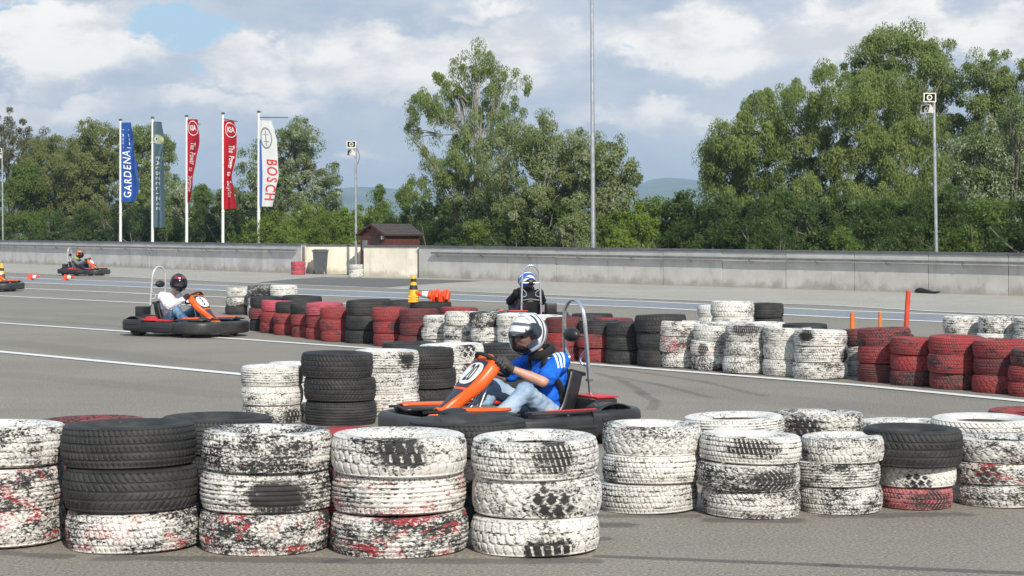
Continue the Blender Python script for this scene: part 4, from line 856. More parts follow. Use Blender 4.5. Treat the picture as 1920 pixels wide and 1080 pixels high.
stack(1750, 1940, 775, 'w w w', 'white stack behind the red-flecked end stack', G2, Y=9.8, near=True)
stack(1850, 2040, 763, 'r r r', 'red stack at the far corner of the right group', G2, Y=10.4, near=True)
# mid track group
stack(447, 568, 680, 'wk w w', 'white stack at the mid group\'s open end', G3, yb=796, pats={2: 3, 1: 1}, near=True)
stack(566, 706, 655, 'k k k', 'tall black stack of the mid group', G3, yb=800, near=True, pats={0: 3, 1: 2, 2: 2})
stack(662, 791, 655, 'wr w w', 'white stack beside the tall black one', G3, Y=13.35, near=True, patches={2: (.75, .02, .3)}, pats={2: 3, 1: 0, 0: 3})
stack(740, 856, 651, 'k k k', 'black stack just behind the number panel', G3, Y=13.9, near=True, pats={2: 0, 1: 2})
stack(500, 620, 675, 'W W W', 'white stack hidden behind the open end', G3, Y=13.6)
stack(714, 822, 639, 'k k k', 'flat black stack at the mid group\'s back', G3, Y=15.0)
stack(786, 913, 643, 'w w w', 'white stack above the number panel', G3, Y=14.4, near=True, pats={2: 4}, patches={2: (.6, .05, .3)})
stack(882, 1000, 640, 'k k k', 'black stack behind the helmeted driver', G3, Y=14.9)
# the long barrier: near row, left to right
def bst(xl, D, ytop, codes, phrase, yb, **k):
    s = (yb - HY) / EYE * .985; stack(xl, xl + D * s, ytop, codes, phrase, G4, yb=yb, **k)
bst(467, .52, 557, 'k rk k', 'barrier stack at the far tip near kart three', 621)
bst(487, .55, 562, 'r r p', 'pink-topped barrier stack next to the far tip', 625)
bst(514, .55, 565, 'r r k', 'first of two neighbouring black-topped red stacks', 629)
bst(544, .55, 568, 'r r k', 'second of two neighbouring black-topped red stacks', 633)
bst(574, .56, 567, 'r r p', 'pink-topped barrier stack left of the tall black', 637)
bst(599, .55, 575, 'r r r', 'all-red barrier stack touching the tall black one', 641)
bst(645, .66, 561, 'k k k', 'tall all-black stack in the red barrier stretch', 645)
bst(696, .57, 576, 'r r r', 'red stack just right of the tall black one', 650)
bst(746, .58, 579, 'rd rd rd', 'dark red barrier stack below the yellow cone', 654)
bst(791, .52, 592, 'wk wk w', 'lower white stack where the barrier turns white', 658)
bst(831, .55, 582, 'w wk w', 'second white stack of the central white stretch', 663)
bst(880, .56, 584, 'wk w kw', 'black-smeared stack left of the white helmet', 668)
bst(929, .56, 588, 'w w w', 'white stack partly behind the white helmet', 671, pats={2: 3})
bst(974, .54, 590, 'w w w', 'white stack hidden by the white helmet', 674)
bst(1021, .56, 593, 'r r rd', 'red stack seen through the roll hoop', 677)
bst(1082, .55, 597, 'r r k', 'black-topped red stack beside the roll hoop', 680)
bst(1136, .56, 600, 'k k k', 'black stack left of the wide black pair', 684)
bst(1190, .6, 591, 'k k k', 'tall black stack touching the white stretch', 689)
bst(1233, .56, 602, 'wk wr wr', 'red-flecked first white stack of the right stretch', 691, near=True)
bst(1296, .56, 607, 'wk wr w', 'second white stack of the right stretch', 696, near=True)
bst(1357, .58, 609, 'wk wk wk', 'black-smudged third white stack of the right stretch', 702, near=True, patches={2: (-.3, .05, .6)})
bst(1427, .57, 613, 'w w w', 'clean fourth white stack of the right stretch', 706, near=True, pats={2: 3})
bst(1487, .62, 618, 'wk w w', 'broad white stack next to the red stretch', 712, near=True, pats={2: 3, 1: 0, 0: 3}, patches={2: (-.75, .03, .3)})
stack(1582, 1668, 613, 'w w rk', 'stack squeezed between white and red stretches', G4, Y=17.0)
bst(1607, .6, 615, 'rd r rk', 'black-rimmed first stack of the right red stretch', 718, near=True)
bst(1669, .56, 630, 'rk r r', 'second stack of the right red stretch', 725, near=True, pats={2: 2})
bst(1739, .58, 629, 'rk r r', 'third stack of the right red stretch', 732, near=True, pats={2: 0})
bst(1824, .62, 636, 'r rd r', 'white-streaked broad fourth stack of the red stretch', 739, near=True, pats={2: 2})
bst(1893, .58, 653, 'r r rk', 'cut-off last stack of the red stretch', 746, near=True)
# the barrier's back row: only the tops show
for xl, xr, yt, Yc, cd, ph in ((470, 541, 555, 25.2, 'k k k', 'black back-row stack behind the far red stacks'), (528, 607, 554, 25.0, 'k k k', 'black back-row stack left of the tall black'), (575, 645, 567, 24.0, 'r r p', 'pink back-row stack left of the tall black'), (665, 735, 561, 23.1, 'k k k', 'black back-row stack behind the tall black'), (720, 785, 562, 22.9, 'k k k', 'black back-row stack left of the cone'),
        (766, 847, 565, 21.9, 'k k k', 'black back-row stack carrying the cones'), (822, 897, 577, 21.4, 'r r r', 'red back-row stack right of the cones'), (905, 980, 584, 20.6, 'w w w', 'white back-row stack left of the black jacket'), (985, 1060, 590, 20.0, 'w w w', 'white back-row stack right of the black jacket'), (1071, 1151, 588, 19.4, 'k k k', 'black back-row stack behind the roll hoop'), (1108, 1186, 594, 19.0, 'r r r', 'red back-row stack right of the roll hoop'),
        (1205, 1287, 591, 18.6, 'k k k', 'black back-row stack behind the first white'), (1322, 1408, 601, 17.9, 'w w w', 'white back-row stack below the tall white ones'), (1400, 1472, 606, 17.6, 'w w w', 'white back-row stack left of the flat black'), (1465, 1553, 607, 17.2, 'k k k', 'flat black back-row stack in the white stretch'), (1640, 1712, 624, 16.4, 'r r r', 'red back-row stack below the orange posts'), (1770, 1860, 630, 15.6, 'r r r', 'red back-row stack below the far white ones')):
    stack(xl, xr, yt, cd, ph, G4, Y=Yc)
for xl, xr, yt, Yc, cd, ph in ((1305, 1378, 571, 22.8, 'w w w', 'small white stack left of the taller pair'), (1333, 1417, 563, 21.4, 'wk w w', 'tall white stack standing behind the barrier'), (1398, 1469, 566, 21.8, 'k k k', 'black stack beside the tall far white one'), (1769, 1842, 593, 21.0, 'w w', 'rust-spotted white stack at far right'), (1831, 1909, 592, 20.6, 'w wk', 'middle white stack at far right'), (1899, 1978, 592, 20.2, 'wk wk', 'cut-off white stack at far right'),
        (422, 476, 537, 30.0, 'k wk w', 'half-black white stack right of kart three'), (462, 518, 534, 29.6, 'wk wk kw', 'scuffed stack between two far white ones'), (505, 558, 534, 29.4, 'W W W', 'clean white far stack above the red tip')):
    stack(xl, xr, yt, cd, ph, G5, Y=Yc)
stack(545.5, 573.5, 489.5, 'p p p', 'pink stack beside the wheelie bin', G6, yb=515.5)
stack(654, 681.5, 495.5, 'w W w', 'white stack beside the brown shed', G6, yb=520.5)
# ------------------------------------------------------------------ karts
BLK = simple('black_plastic', (.022, .022, .024), .42, sc=5, var=.35, dirt=.35); ORG = simple('orange_plastic', (.80, .115, .012), .35, sc=3, var=.08)
REDP = simple('red_plastic', (.55, .03, .03), .4, sc=4, var=.1); GREYP = simple('grey_plastic', (.17, .17, .17), .5, sc=5, var=.15); NAVY = simple('panel_navy', (.03, .035, .06), .35, var=.15)
STEEL = simple('bare_steel', (.42, .42, .42), .32, .85, sc=10, var=.3); CHROME = simple('hoop_steel', (.72, .72, .73), .2, .9, sc=4, var=.1); HOOPW = simple('hoop_pale', (.7, .7, .7), .3, .5, sc=4, var=.1); RUB = simple('kart_rubber', (.018, .018, .018), .75, sc=15, var=.3)
PLATE = simple('number_plate_white', (.80, .80, .78), .4, var=.05); DIGIT = simple('digit_black', (.012, .012, .012), .5, var=.05); SEATM = simple('seat_black', (.018, .018, .02), .38, sc=6, var=.25); WEB = simple('webbing', (.012, .012, .013), .8, sc=30, var=.2); ENG = simple('engine_grey', (.12, .12, .125), .45, .5, sc=8, var=.4)
def panel_pt(t, u, off=0.0):
    """number panel: t 0 at the nose .. 1 above the wheel, u -1..1 across"""
    w = .065 + .125 * (1 / (1 + math.exp(-(t - .55) * 12))) ; 
    if t > .86: w *= math.sqrt(max(0.02, 1 - ((t - .86) / .15) ** 2))
    x = .70 - .52 * t + .02 * math.sin(t * math.pi); z = .235 + .46 * t - .055 * math.sin(t * math.pi) * 1.0
    if t > .9: z -= .6 * (t - .9) ** 2 * 10 * .1
    au = abs(u); drop = .012 * u * u + (.075 * max(0, (au - .72) / .28) ** 1.4)
    yy = u * w if au < .72 else math.copysign(w * (.72 + .2 * ((au - .72) / .28) ** .6), u)
    nx, nz = .60, .80
    return Vector((x - nx * drop + nx * off, yy, z - nz * drop + nz * off))
def kart(label, digits, hoopmat=CHROME, digcol=None):
    root = empty('kart'); tag(root, label, 'kart', 'rental karts on the track')
    sec = rrect(.10, .195, .04, 3); lump = [(1, 1)]
    def bumper(nm, path, hfun=None, zc=.15, mat=BLK, sc=sec):
        P = spline(path, 7); n = len(P); hs = [hfun(i / (n - 1)) if hfun else (1, 1) for i in range(n)]
        return MB().sweep([(p.x, p.y, zc) for p in P], sc, hs=hs).build(nm, mat, root, sharp=50)
    fb = bumper('front_bumper', [(.22, .50), (.34, .565), (.55, .585), (.72, .55), (.84, .43), (.885, .22), (.895, 0), (.885, -.22), (.84, -.43), (.72, -.55), (.55, -.585), (.34, -.565), (.22, -.50)], lambda t: (1.15, .9 + .1 * math.sin(t * math.pi)), .15)
    for s in (1, -1):
        sp = bumper('side_pod', [(.26, s * .535), (.05, s * .575), (-.2, s * .585), (-.4, s * .60)], lambda t: (1.1, .78 + .12 * t), .15)
        MB().sweep([(p.x, p.y, .15) for p in spline([(.2, s * .60), (.05, s * .632), (-.2, s * .642), (-.38, s * .655)], 4)], rrect(.02, .03, .008, 2)).build('rub_strip', BLK, sp)
        MB().sweep([(p.x, p.y, .258) for p in spline([(.14, s * .50), (-.1, s * .53), (-.42, s * .55)], 4)], rrect(.13, .022, .008, 2)).build('pod_trim', REDP if s < 0 else BLK, root)
        MB().sweep([(p.x, p.y, .275) for p in spline([(.02, s * .55), (-.2, s * .57), (-.42, s * .585)], 4)], rrect(.012, .012, .004, 2)).build('trim_stripe', REDP, root)
        # mudguard hump over the rear wheel
        mb = MB(); mb.grid(lambda u, v, s=s: Vector((-.58 + .19 * math.cos(math.pi * u), s * (.42 + .2 * v), .20 + .115 * math.sin(math.pi * u))), 14, 5); o = mb.build('rear_fender', BLK, root); md = o.modifiers.new('s', 'SOLIDIFY'); md.thickness = .012
    bumper('rear_bumper', [(-.36, .60), (-.55, .63), (-.74, .60), (-.85, .46), (-.88, .2), (-.88, 0), (-.88, -.2), (-.85, -.46), (-.74, -.60), (-.55, -.63), (-.36, -.60)], lambda t: (1.1, .95), .175)
    for z in (.13, .2):
        MB().sweep([(p.x, p.y, z) for p in spline([(-.42, .672), (-.56, .69), (-.76, .655), (-.9, .48), (-.935, .2), (-.935, -.2), (-.9, -.48), (-.76, -.655), (-.56, -.69), (-.42, -.672)], 6)], rrect(.014, .022, .006, 2)).build('bumper_rib', BLK, root)
    # deck over the front bumper
    for s in (1, -1):
        mb = MB(); mb.grid(lambda u, v, s=s: Vector((.84 - .52 * v - .06 * u, s * (.13 + (.36 + .09 * v) * u), .282 + .016 * math.sin(u * 3.1) - .014 * v)), 8, 8); o = mb.build('nose_deck', BLK, root); md = o.modifiers.new('s', 'SOLIDIFY'); md.thickness = .02
        mb = MB(); mb.grid(lambda u, v, s=s: Vector((.80 - .60 * v, s * (.22 + .10 * v + (.03 + .10 * math.sin(math.pi * (.15 + .8 * v))) * u), .305 + .016 * math.sin(u * 3.1) - .022 * v)), 6, 8); o2 = mb.build('deck_stripe', ORG, o); o2.modifiers.new('s', 'SOLIDIFY').thickness = .012
        MB().ell((.68, s * .33, .27), (.14, .08, .05)).build('tyre_guard', BLK, root)
    MB().box((-.45, -.34, .045), (.72, .34, .06), bev=.005).build('floor_tray', GREYP, root)
    mb = MB()
    for s in (1, -1): mb.tube(spline([(.8, s * .2, .08), (.45, s * .3, .08), (0, s * .34, .08), (-.5, s * .3, .08), (-.85, s * .3, .1)], 5), .017, 8)
    mb.tube([(.5, -.5, .12), (.5, .5, .12)], .016).tube([(-.58, -.52, .14), (-.58, .52, .14)], .02).tube([(.78, -.3, .1), (.78, .3, .1)], .016); mb.build('frame', STEEL, root)
    for (x, s, r, w) in ((.52, 1, .125, .11), (.52, -1, .125, .11), (-.58, 1, .14, .17), (-.58, -1, .14, .17)):
        we = empty('wheel', (x, s * (.50 if x > 0 else .49), r)); we.parent = root
        M = Matrix.Rotation(math.pi / 2, 4, 'X')
        MB().lathe([(r * .52, -w / 2), (r * .86, -w / 2), (r * .97, -w * .42), (r, -w * .3), (r, w * .3), (r * .97, w * .42), (r * .86, w / 2), (r * .52, w / 2)], 28, M=M).build('tyre', RUB, we)
        mb = MB(); mb.lathe([(0, -w * .3), (r * .3, -w * .3), (r * .5, -w * .48), (r * .53, -w * .5), (r * .53, w * .5), (r * .5, w * .48), (r * .3, w * .3), (0, w * .3)], 20, M=M); mb.build('rim', STEEL, we)
    # bucket seat
    side = spline([(-.06, 0, .10), (-.2, 0, .062), (-.36, 0, .075), (-.47, 0, .16), (-.55, 0, .34), (-.60, 0, .50)], 5); n = len(side)
    def seat(u, v):
        p = side[min(n - 1, int(v * (n - 1) + .5))]; a = (u - .5) * 2; w = .185 + .02 * math.sin(v * 3.1); lift = max(0, abs(a) - .45) / .55
        t = v; d = Vector((0, 0, 1)) * (1 - t) + Vector((.9, 0, .3)) * t
        return Vector((p.x, math.copysign(min(abs(a), .45) / .45 * w * .8 + lift ** .6 * w * .25, a), p.z)) + d * (lift ** 1.3) * (.15 + .05 * math.sin(v * 3.1))
    o = MB().grid(seat, 17, n).build('seat', SEATM, root); o.modifiers.new('s', 'SOLIDIFY').thickness = .014
    MB().tube([(-.62, -.15, .505), (-.60, 0, .525), (-.62, .15, .505)], .016).build('seat_rim', SEATM, root)
    for s in (1, -1): MB().tube([(-.38, s * .23, .24), (-.47, s * .28, .07)], .011).build('seat_stay', STEEL, root)
    MB().box((-.36, .235, .13), (-.30, .262, .17), bev=.008).build('belt_buckle', REDP, root)
    # roll hoop and headrest
    hw = .165; hp = spline([(-.70, hw - .01, .12), (-.675, hw, .30), (-.655, hw - .006, .52), (-.635, hw - .016, .80), (-.625, hw * .80, .98), (-.622, hw * .42, 1.065), (-.622, 0, 1.085), (-.622, -hw * .42, 1.065), (-.625, -hw * .80, .98), (-.635, -hw + .016, .80), (-.655, -hw + .006, .52), (-.675, -hw, .30), (-.70, -hw + .01, .12)], 6)
    ho = MB().tube(hp, .0165, 10).build('roll_hoop', hoopmat, root, sharp=80)
    for s in (1, -1):
        MB().tube(spline([(-.64, s * .152, .70), (-.635, s * .085, .64), (-.63, s * .08, .60), (-.65, s * .10, .575), (-.652, s * .158, .57)], 5), .009, 8).build('hoop_loop', hoopmat, ho)
        MB().tube([(-.66, s * .16, .45), (-.66, s * .16, .47)], .03).build('hoop_clamp', STEEL, ho)
    MB().tube([(-.635, -.148, .80), (-.635, .148, .80)], .01).build('headrest_bar', STEEL, root); 
    hb = MB(); hb.ell((-.60, 0, .81), (.05, .095, .058), 20, 14); hb.build('headrest', simple('headrest_vinyl', (.02, .02, .02), .4), root, sharp=80)
    # engine, air box, tank, silencer on the right flank
    e = MB(); e.box((-.56, -.46, .09), (-.30, -.27, .25), bev=.012)
    for k in range(6): e.box((-.54, -.455, .255 + k * .014), (-.36, -.29, .262 + k * .014))
    e.build('engine', ENG, root)
    MB().box((-.44, -.50, .20), (-.24, -.40, .31), bev=.03).build('engine_cover', REDP, root)
    MB().box((-.74, -.42, .28), (-.56, -.24, .46), bev=.018).build('air_box', BLK, root)
    MB().tube([(-.60, -.33, .28), (-.52, -.35, .2)], .03).build('intake_pipe', RUB, root)
    MB().tube([(-.82, -.12, .17), (-.82, .2, .17)], .05, 14).build('silencer', STEEL, root)
    MB().box((-.76, .06, .22), (-.54, .40, .33), bev=.02).build('battery_box', BLK, root); MB().box((-.77, .07, .332), (-.57, .39, .348), bev=.006).build('box_lid', REDP, root)
    MB().sweep([(p.x, 0, p.z) for p in spline([(.62, 0, .12), (.45, 0, .155), (.2, 0, .17), (.04, 0, .15)], 4)], rrect(.30, .24, .09, 5)).build('fuel_tank', GREYP, root)
    # steering
    col = MB(); col.tube([(.42, 0, .14), (.155, 0, .585)], .012).tube([(.36, .05, .12), (.22, .04, .42)], .009).tube([(.30, -.06, .12), (.2, -.04, .44)], .009); col.box((.15, -.03, .44), (.22, .03, .50), bev=.01); col.build('steering_column', STEEL, root)
    ax = Vector((-.62, 0, .78)).normalized(); Mw = Matrix.Translation((.14, 0, .60)) @ ax.to_track_quat('Z', 'Y').to_matrix().to_4x4()
    sw = MB(); R = .145; ring = [Mw @ Vector((R * math.cos(a), R * math.sin(a), 0)) for a in np.linspace(0, 2 * math.pi, 33)]; sw.tube(ring, .015, 8, caps=False)
    for a in (0, 2.1, 4.2): sw.tube([Mw @ Vector((0, 0, -.01)), Mw @ Vector((R * math.cos(a), R * math.sin(a), 0))], .011, 6)
    sw.lathe([(0, -.02), (.05, -.02), (.05, .01), (0, .01)], 16, M=Mw); sw.build('steering_wheel', RUB, root, sharp=80)
    MB().lathe([(0, .012), (.055, .012), (.05, .035), (0, .038)], 16, M=Mw).build('wheel_hub', PLATE, root)
    for s in (1, -1): MB().tube([(.56, s * .15, .08), (.55, s * .15, .22), (.56, s * .12, .25), (.57, s * .19, .25)], .009, 6).build('pedal', STEEL, root)
    # number panel
    n1, n2 = 25, 36
    p = MB().grid(lambda u, v: panel_pt(.995 * v, -1 + 2 * u), n1, n2).build('number_panel', ORG, root, sharp=80); md = p.modifiers.new('s', 'SOLIDIFY'); md.thickness = .014; md.offset = -1
    MB().grid(lambda u, v: panel_pt(.10 + .43 * v, (-1 + 2 * u) * (.20 + .42 * v), .005), 9, 14).build('dark_inset', NAVY, p)
    MB().grid(lambda u, v: panel_pt(.57 + .33 * v, (-1 + 2 * u) * .64 * (1 - .12 * v), .005), 9, 12).build('dark_surround', NAVY, p)
    def plate(u, v):
        a = 2 * math.pi * u; t = .735 + .135 * v * math.copysign(abs(math.sin(a)) ** .75, math.sin(a)); q = .62 * v * math.copysign(abs(math.cos(a)) ** .75, math.cos(a)); return panel_pt(t, q, .009)
    MB().grid(plate, 28, 6, closed_u=True).build('number_plate', PLATE, p)
    if digits:
        vs_, fs_ = text_mesh(digits, 1.0, .95, .012); out = []
        for q in vs_: out.append(panel_pt(.735 + (q.y) * .285, q.x * (.62 if len(digits) > 1 else .75), .013))
        MB().add(out, fs_).build('number', DIGIT, p, smooth=False, fixn=False)
    return root
k20 = kart('orange and black kart numbered 20 sweeping past behind the nearest tyres', '20'); KC = at(952, 470, 11.55); 
k20.location = (KC.x, KC.y, 0); k20.rotation_euler = (0, 0, math.radians(180 + 33))
k3 = kart('orange and black kart numbered 3 heading right by the barrier tip', '3', HOOPW); p3 = at(351, 470, 23.7); k3.location = (p3.x, p3.y, 0); k3.rotation_euler = (0, 0, math.radians(-35))
k4 = copy_tree(k3); k4['label'] = 'small distant orange kart driving along the far grey wall'; p4 = at(158, 470, 58.4); k4.location = (p4.x, p4.y, 0); k4.rotation_euler = (0, 0, math.radians(-14))
k5 = copy_tree(k3); k5['label'] = 'dark kart entering the view with only its nose showing'; p5 = at(-22, 470, 42.3); k5.location = (p5.x, p5.y, 0); k5.rotation_euler = (0, 0, math.radians(-12))
k6 = copy_tree(k20); k6['label'] = 'kart driving away beyond the barrier, carrying the driver in black'; p6 = at(984, 470, 25.3); k6.location = (p6.x, p6.y, 0); k6.rotation_euler = (0, 0, math.radians(99))
for k in (k4, k5, k6):
    for ch in list(k.children):
        for g in list(ch.children):
            if g.name.startswith('number') and not g.name.startswith('number_p'): bpy.data.objects.remove(g)

# ------------------------------------------------------------------ drivers
SKIN = simple('skin', (.52, .27, .19), .5, sc=10, var=.12); EYE_M = simple('eye_dark', (.02, .015, .012), .2)
def cloth_mat(name, col, var=.15, weave=220, bump=.25, stripes=False, fade=None):
    m = NT(name); c = m.coord(); w = m.noise(c, 9, 5, .6, 1.2); cc = m.mix(m.step(w, .3, .7), tuple(x * (1 - var) for x in col), tuple(min(1, x * (1 + var)) for x in col))
    if fade: cc = m.mix(m.step(m.noise(c, 5, 4, .6), .4, .65), cc, fade)
    if stripes:   # three white stripes running down from the neck over each shoulder and sleeve
        x, y, z = m.xyz(c); k = m.M('ABSOLUTE', m.M('ADD', m.M('ADD', x, .345), m.M('MULTIPLY', m.M('ABSOLUTE', m.M('SUBTRACT', m.M('ABSOLUTE', y), .17)), -.3)))
        f = m.M('PINGPONG', m.M('ADD', k, .0), .016); on = m.M('MULTIPLY', m.M('LESS_THAN', f, .0085), m.M('MULTIPLY', m.M('LESS_THAN', k, .042), m.M('MULTIPLY', m.M('GREATER_THAN', z, .575), m.M('GREATER_THAN', m.M('ABSOLUTE', y), .085)))); cc = m.mix(on, cc, (.8, .8, .8))
    m.set(col=cc, rough=.8, spec=.2); m.bump(m.M('ADD', m.M('MULTIPLY', w, 1.0), m.M('MULTIPLY', m.noise(c, weave, 2, .5), .08)), bump, .03); return m.mat
HIP, SHO, ELB, WRI, KNE, ANK = (-.37, .09, .17), (-.36, .185, .61), (-.135, .285, .475), (.075, .17, .575), (-.02, .215, .40), (.30, .19, .17)
sy = lambda p, s: (p[0], p[1] * s, p[2])
def body_forms(grow=0.0, torso=True, arms=2, legs=True, head=False, hips=True, knee_cut=False):
    mb = MB(); g = grow
    if torso: mb.cap((-.375, 0, .22), .125 + g, (-.385, 0, .38), .13 + g, 16).ell((-.375, 0, .48), (.115 + g, .175 + g, .16 + g), 18, 12).ell((-.36, 0, .60), (.085 + g, .19 + g, .065 + g), 16, 10).ell((-.34, 0, .36), (.115 + g, .145 + g, .13 + g), 16, 10)
    if hips: mb.ell((-.36, 0, .175), (.14 + g, .17 + g, .10 + g), 16, 10)
    for s in (1, -1):
        S, E, W = sy(SHO, s), sy(ELB, s), sy(WRI, s)
        if arms >= 1:
            mb.ell(S, (.066 + g, .062 + g, .066 + g), 14, 10)
            e2 = Vector(S).lerp(Vector(E), .72) if arms == 1 else Vector(E); mb.cap(S, .058 + g, e2, (.062 if arms == 1 else .045) + g, 12)
        if arms == 2: mb.cap(E, .044 + g, Vector(E).lerp(Vector(W), .4), .045 + g, 12).cap(Vector(E).lerp(Vector(W), .4), .045 + g, W, .029 + g, 12)
        if legs:
            mb.cap(sy(HIP, s), .088 + g, sy(KNE, s), .062 + g, 14).ell(sy(KNE, s), (.064 + g, .062 + g, .064 + g)); k = Vector(sy(KNE, s)); a = Vector(sy(ANK, s))
            mb.cap(k, .055 + g, k.lerp(a, .38) + Vector((-.012, 0, -.016)), .057 + g, 12).cap(k.lerp(a, .38) + Vector((-.012, 0, -.016)), .057 + g, a, .040 + g, 12)
    if head:
        mb.cap((-.345, 0, .62), .058, (-.235, 0, .715), .055, 12)
        mb.ell((-.20, 0, .79), (.095, .076, .115), 18, 14).ell((-.12, 0, .735), (.035, .045, .04)).cap((-.12, 0, .81), .010, (-.093, 0, .775), .017, 8)
        mb.ell((-.12, .0, .835), (.03, .055, .02)).ell((-.113, .035, .78), (.025, .025, .022)).ell((-.113, -.035, .78), (.025, .025, .022)).ell((-.098, 0, .747), (.014, .026, .008))
        for s in (1, -1): mb.ell((-.20, .078 * s, .79), (.028, .012, .036))
    return mb
BODY = remeshed(body_forms(0, True, 2, True, True), 'body_form', SKIN, .010, 5)
SHIRT_S = remeshed(body_forms(.017, True, 1, False, False, False), 'shirt_form', SKIN, .012, 6); SHIRT_L = remeshed(body_forms(.018, True, 2, False, False, False), 'shirt_long_form', SKIN, .012, 6)
TROUS = remeshed(body_forms(.014, False, 0, True, False, True), 'trouser_form', SKIN, .012, 5)
def wrinkle(o, amt, sc, seed):
    me = o.data; n = len(me.vertices); co = np.zeros(n * 3, np.float32); me.vertices.foreach_get('co', co); no = np.zeros(n * 3, np.float32); me.vertex_normals.foreach_get('vector', no); co = co.reshape(-1, 3); no = no.reshape(-1, 3)
    for i in range(n):
        p = co[i]; f = mnoise.noise(Vector((p[0] * sc + seed, p[1] * sc, p[2] * sc * 1.5))) + .5 * mnoise.noise(Vector((p[0] * sc * 2.3, p[1] * sc * 2 + seed, p[2] * sc * 3))); f = -abs(f) + .35
        co[i] = p + no[i] * amt * f
    me.vertices.foreach_set('co', co.ravel()); me.update()
for o, a in ((SHIRT_S, .018), (SHIRT_L, .020), (TROUS, .014)): wrinkle(o, a, 11, 3.3)
def glove_form(s):
    """palm plus four bent fingers of unequal length closing on the wheel rim, thumb from the palm's side"""
    mb = MB(); ax = Vector((-.62, 0, .78)).normalized(); wc = Vector((.14, 0, .60)); up = Vector((.78, 0, .62)).normalized(); lat = Vector((0, s, 0))
    rim = lambda ang: wc + (lat * math.cos(ang) + up * math.sin(ang)) * .145
    W = Vector(sy(WRI, s)); base = rim(.22); pc = base + ax * .036 - up * .01
    mb.cap(W, .034, W.lerp(pc, .35), .036, 12).ell(W.lerp(pc, .5), (.045, .036, .036)).cap(W.lerp(pc, .4), .034, pc + Vector((-.01, 0, 0)), .032, 12)
    for k, (da, ln) in enumerate(((.42, .92), (.26, 1.05), (.10, 1.0), (-.06, .8))):
        r0 = rim(da); k0 = r0 + ax * .030 - Vector((.018, 0, 0)) - (r0 - wc).normalized() * .006; rad = (r0 - wc).normalized()
        k1 = r0 + ax * .026 + rad * .022 * ln; k2 = r0 + rad * .030 * ln - ax * .012; k3 = r0 + rad * .006 - ax * .030 * ln
        mb.cap(pc + (r0 - base) * .5, .016, k0, .0135, 8).cap(k0, .0135, k1, .0125, 8).cap(k1, .0125, k2, .0115, 8).cap(k2, .0115, k3, .0098, 8)
    t0 = pc - rim(.22).normalized() * 0 + Vector((-.015, -s * .03, -.005)); mb.cap(pc, .02, t0, .016, 8).cap(t0, .016, rim(.3) - (rim(.3) - wc).normalized() * .03 + ax * .012, .0125, 8)
    return remeshed(mb, 'glove_form', SKIN, .0042, 2)
GLOVE = {1: glove_form(1), -1: glove_form(-1)}
def shoe_form(s):
    a = Vector(sy(ANK, s)); mb = MB(); mb.cap(a + Vector((0, 0, .02)), .046, a + Vector((.01, 0, -.04)), .05, 12).cap(a + Vector((-.02, 0, -.055)), .04, a + Vector((.08, 0, .02)), .044, 12).cap(a + Vector((.07, 0, .0)), .044, a + Vector((.15, 0, .07)), .036, 12)
    return remeshed(mb, 'shoe_form', SKIN, .009, 3)
SHOE = {1: shoe_form(1), -1: shoe_form(-1)}
def helmet_form():
    def pt(az, el, k=1.0):
        x = math.cos(el) * math.cos(az); y = math.cos(el) * math.sin(az); z = math.sin(el)
        r = Vector((x * .150, y * .126, z * .142)) * k
        if z < 0 and x > 0: r.x += .036 * (-z) ** .6 * x ** 1.5 * k
        if z < -.2: r.y *= 1 - .10 * (-z - .2)
        if x < 0 and z < 0: r.x *= 1 - .10 * (-z)
        if x < -.0 and z > 0: r.z *= 1.0
        r.z = max(r.z, -.128 + .02 * max(0, -x)); return r
    NA, NE = 64, 40; vs = []; fs = []
    for j in range(NE + 1):
        el = math.radians(-72 + 162 * j / NE)
        for i in range(NA): vs.append(pt(2 * math.pi * i / NA, el))
    port = lambda az, z: abs(az) < math.radians(66) * (1 - .35 * max(0, -z / .03)) and -.034 < z < .060
    for j in range(NE):
        for i in range(NA):
            az = 2 * math.pi * (i + .5) / NA; az = (az + math.pi) % (2 * math.pi) - math.pi; zz = (vs[j * NA + i][2] + vs[(j + 1) * NA + i][2]) / 2
            if not port(az, zz): fs.append((j * NA + i, j * NA + (i + 1) % NA, (j + 1) * NA + (i + 1) % NA, (j + 1) * NA + i))
    shell = MB().add(vs, fs)
    visor = MB().grid(lambda u, v: pt(math.radians(-74 + 148 * u), math.radians(-19 + 49 * v - 6 * (1 - abs(2 * u - 1)) * (1 - v)), 1.035), 30, 12)
    return shell, visor
HSH, HVI = helmet_form()
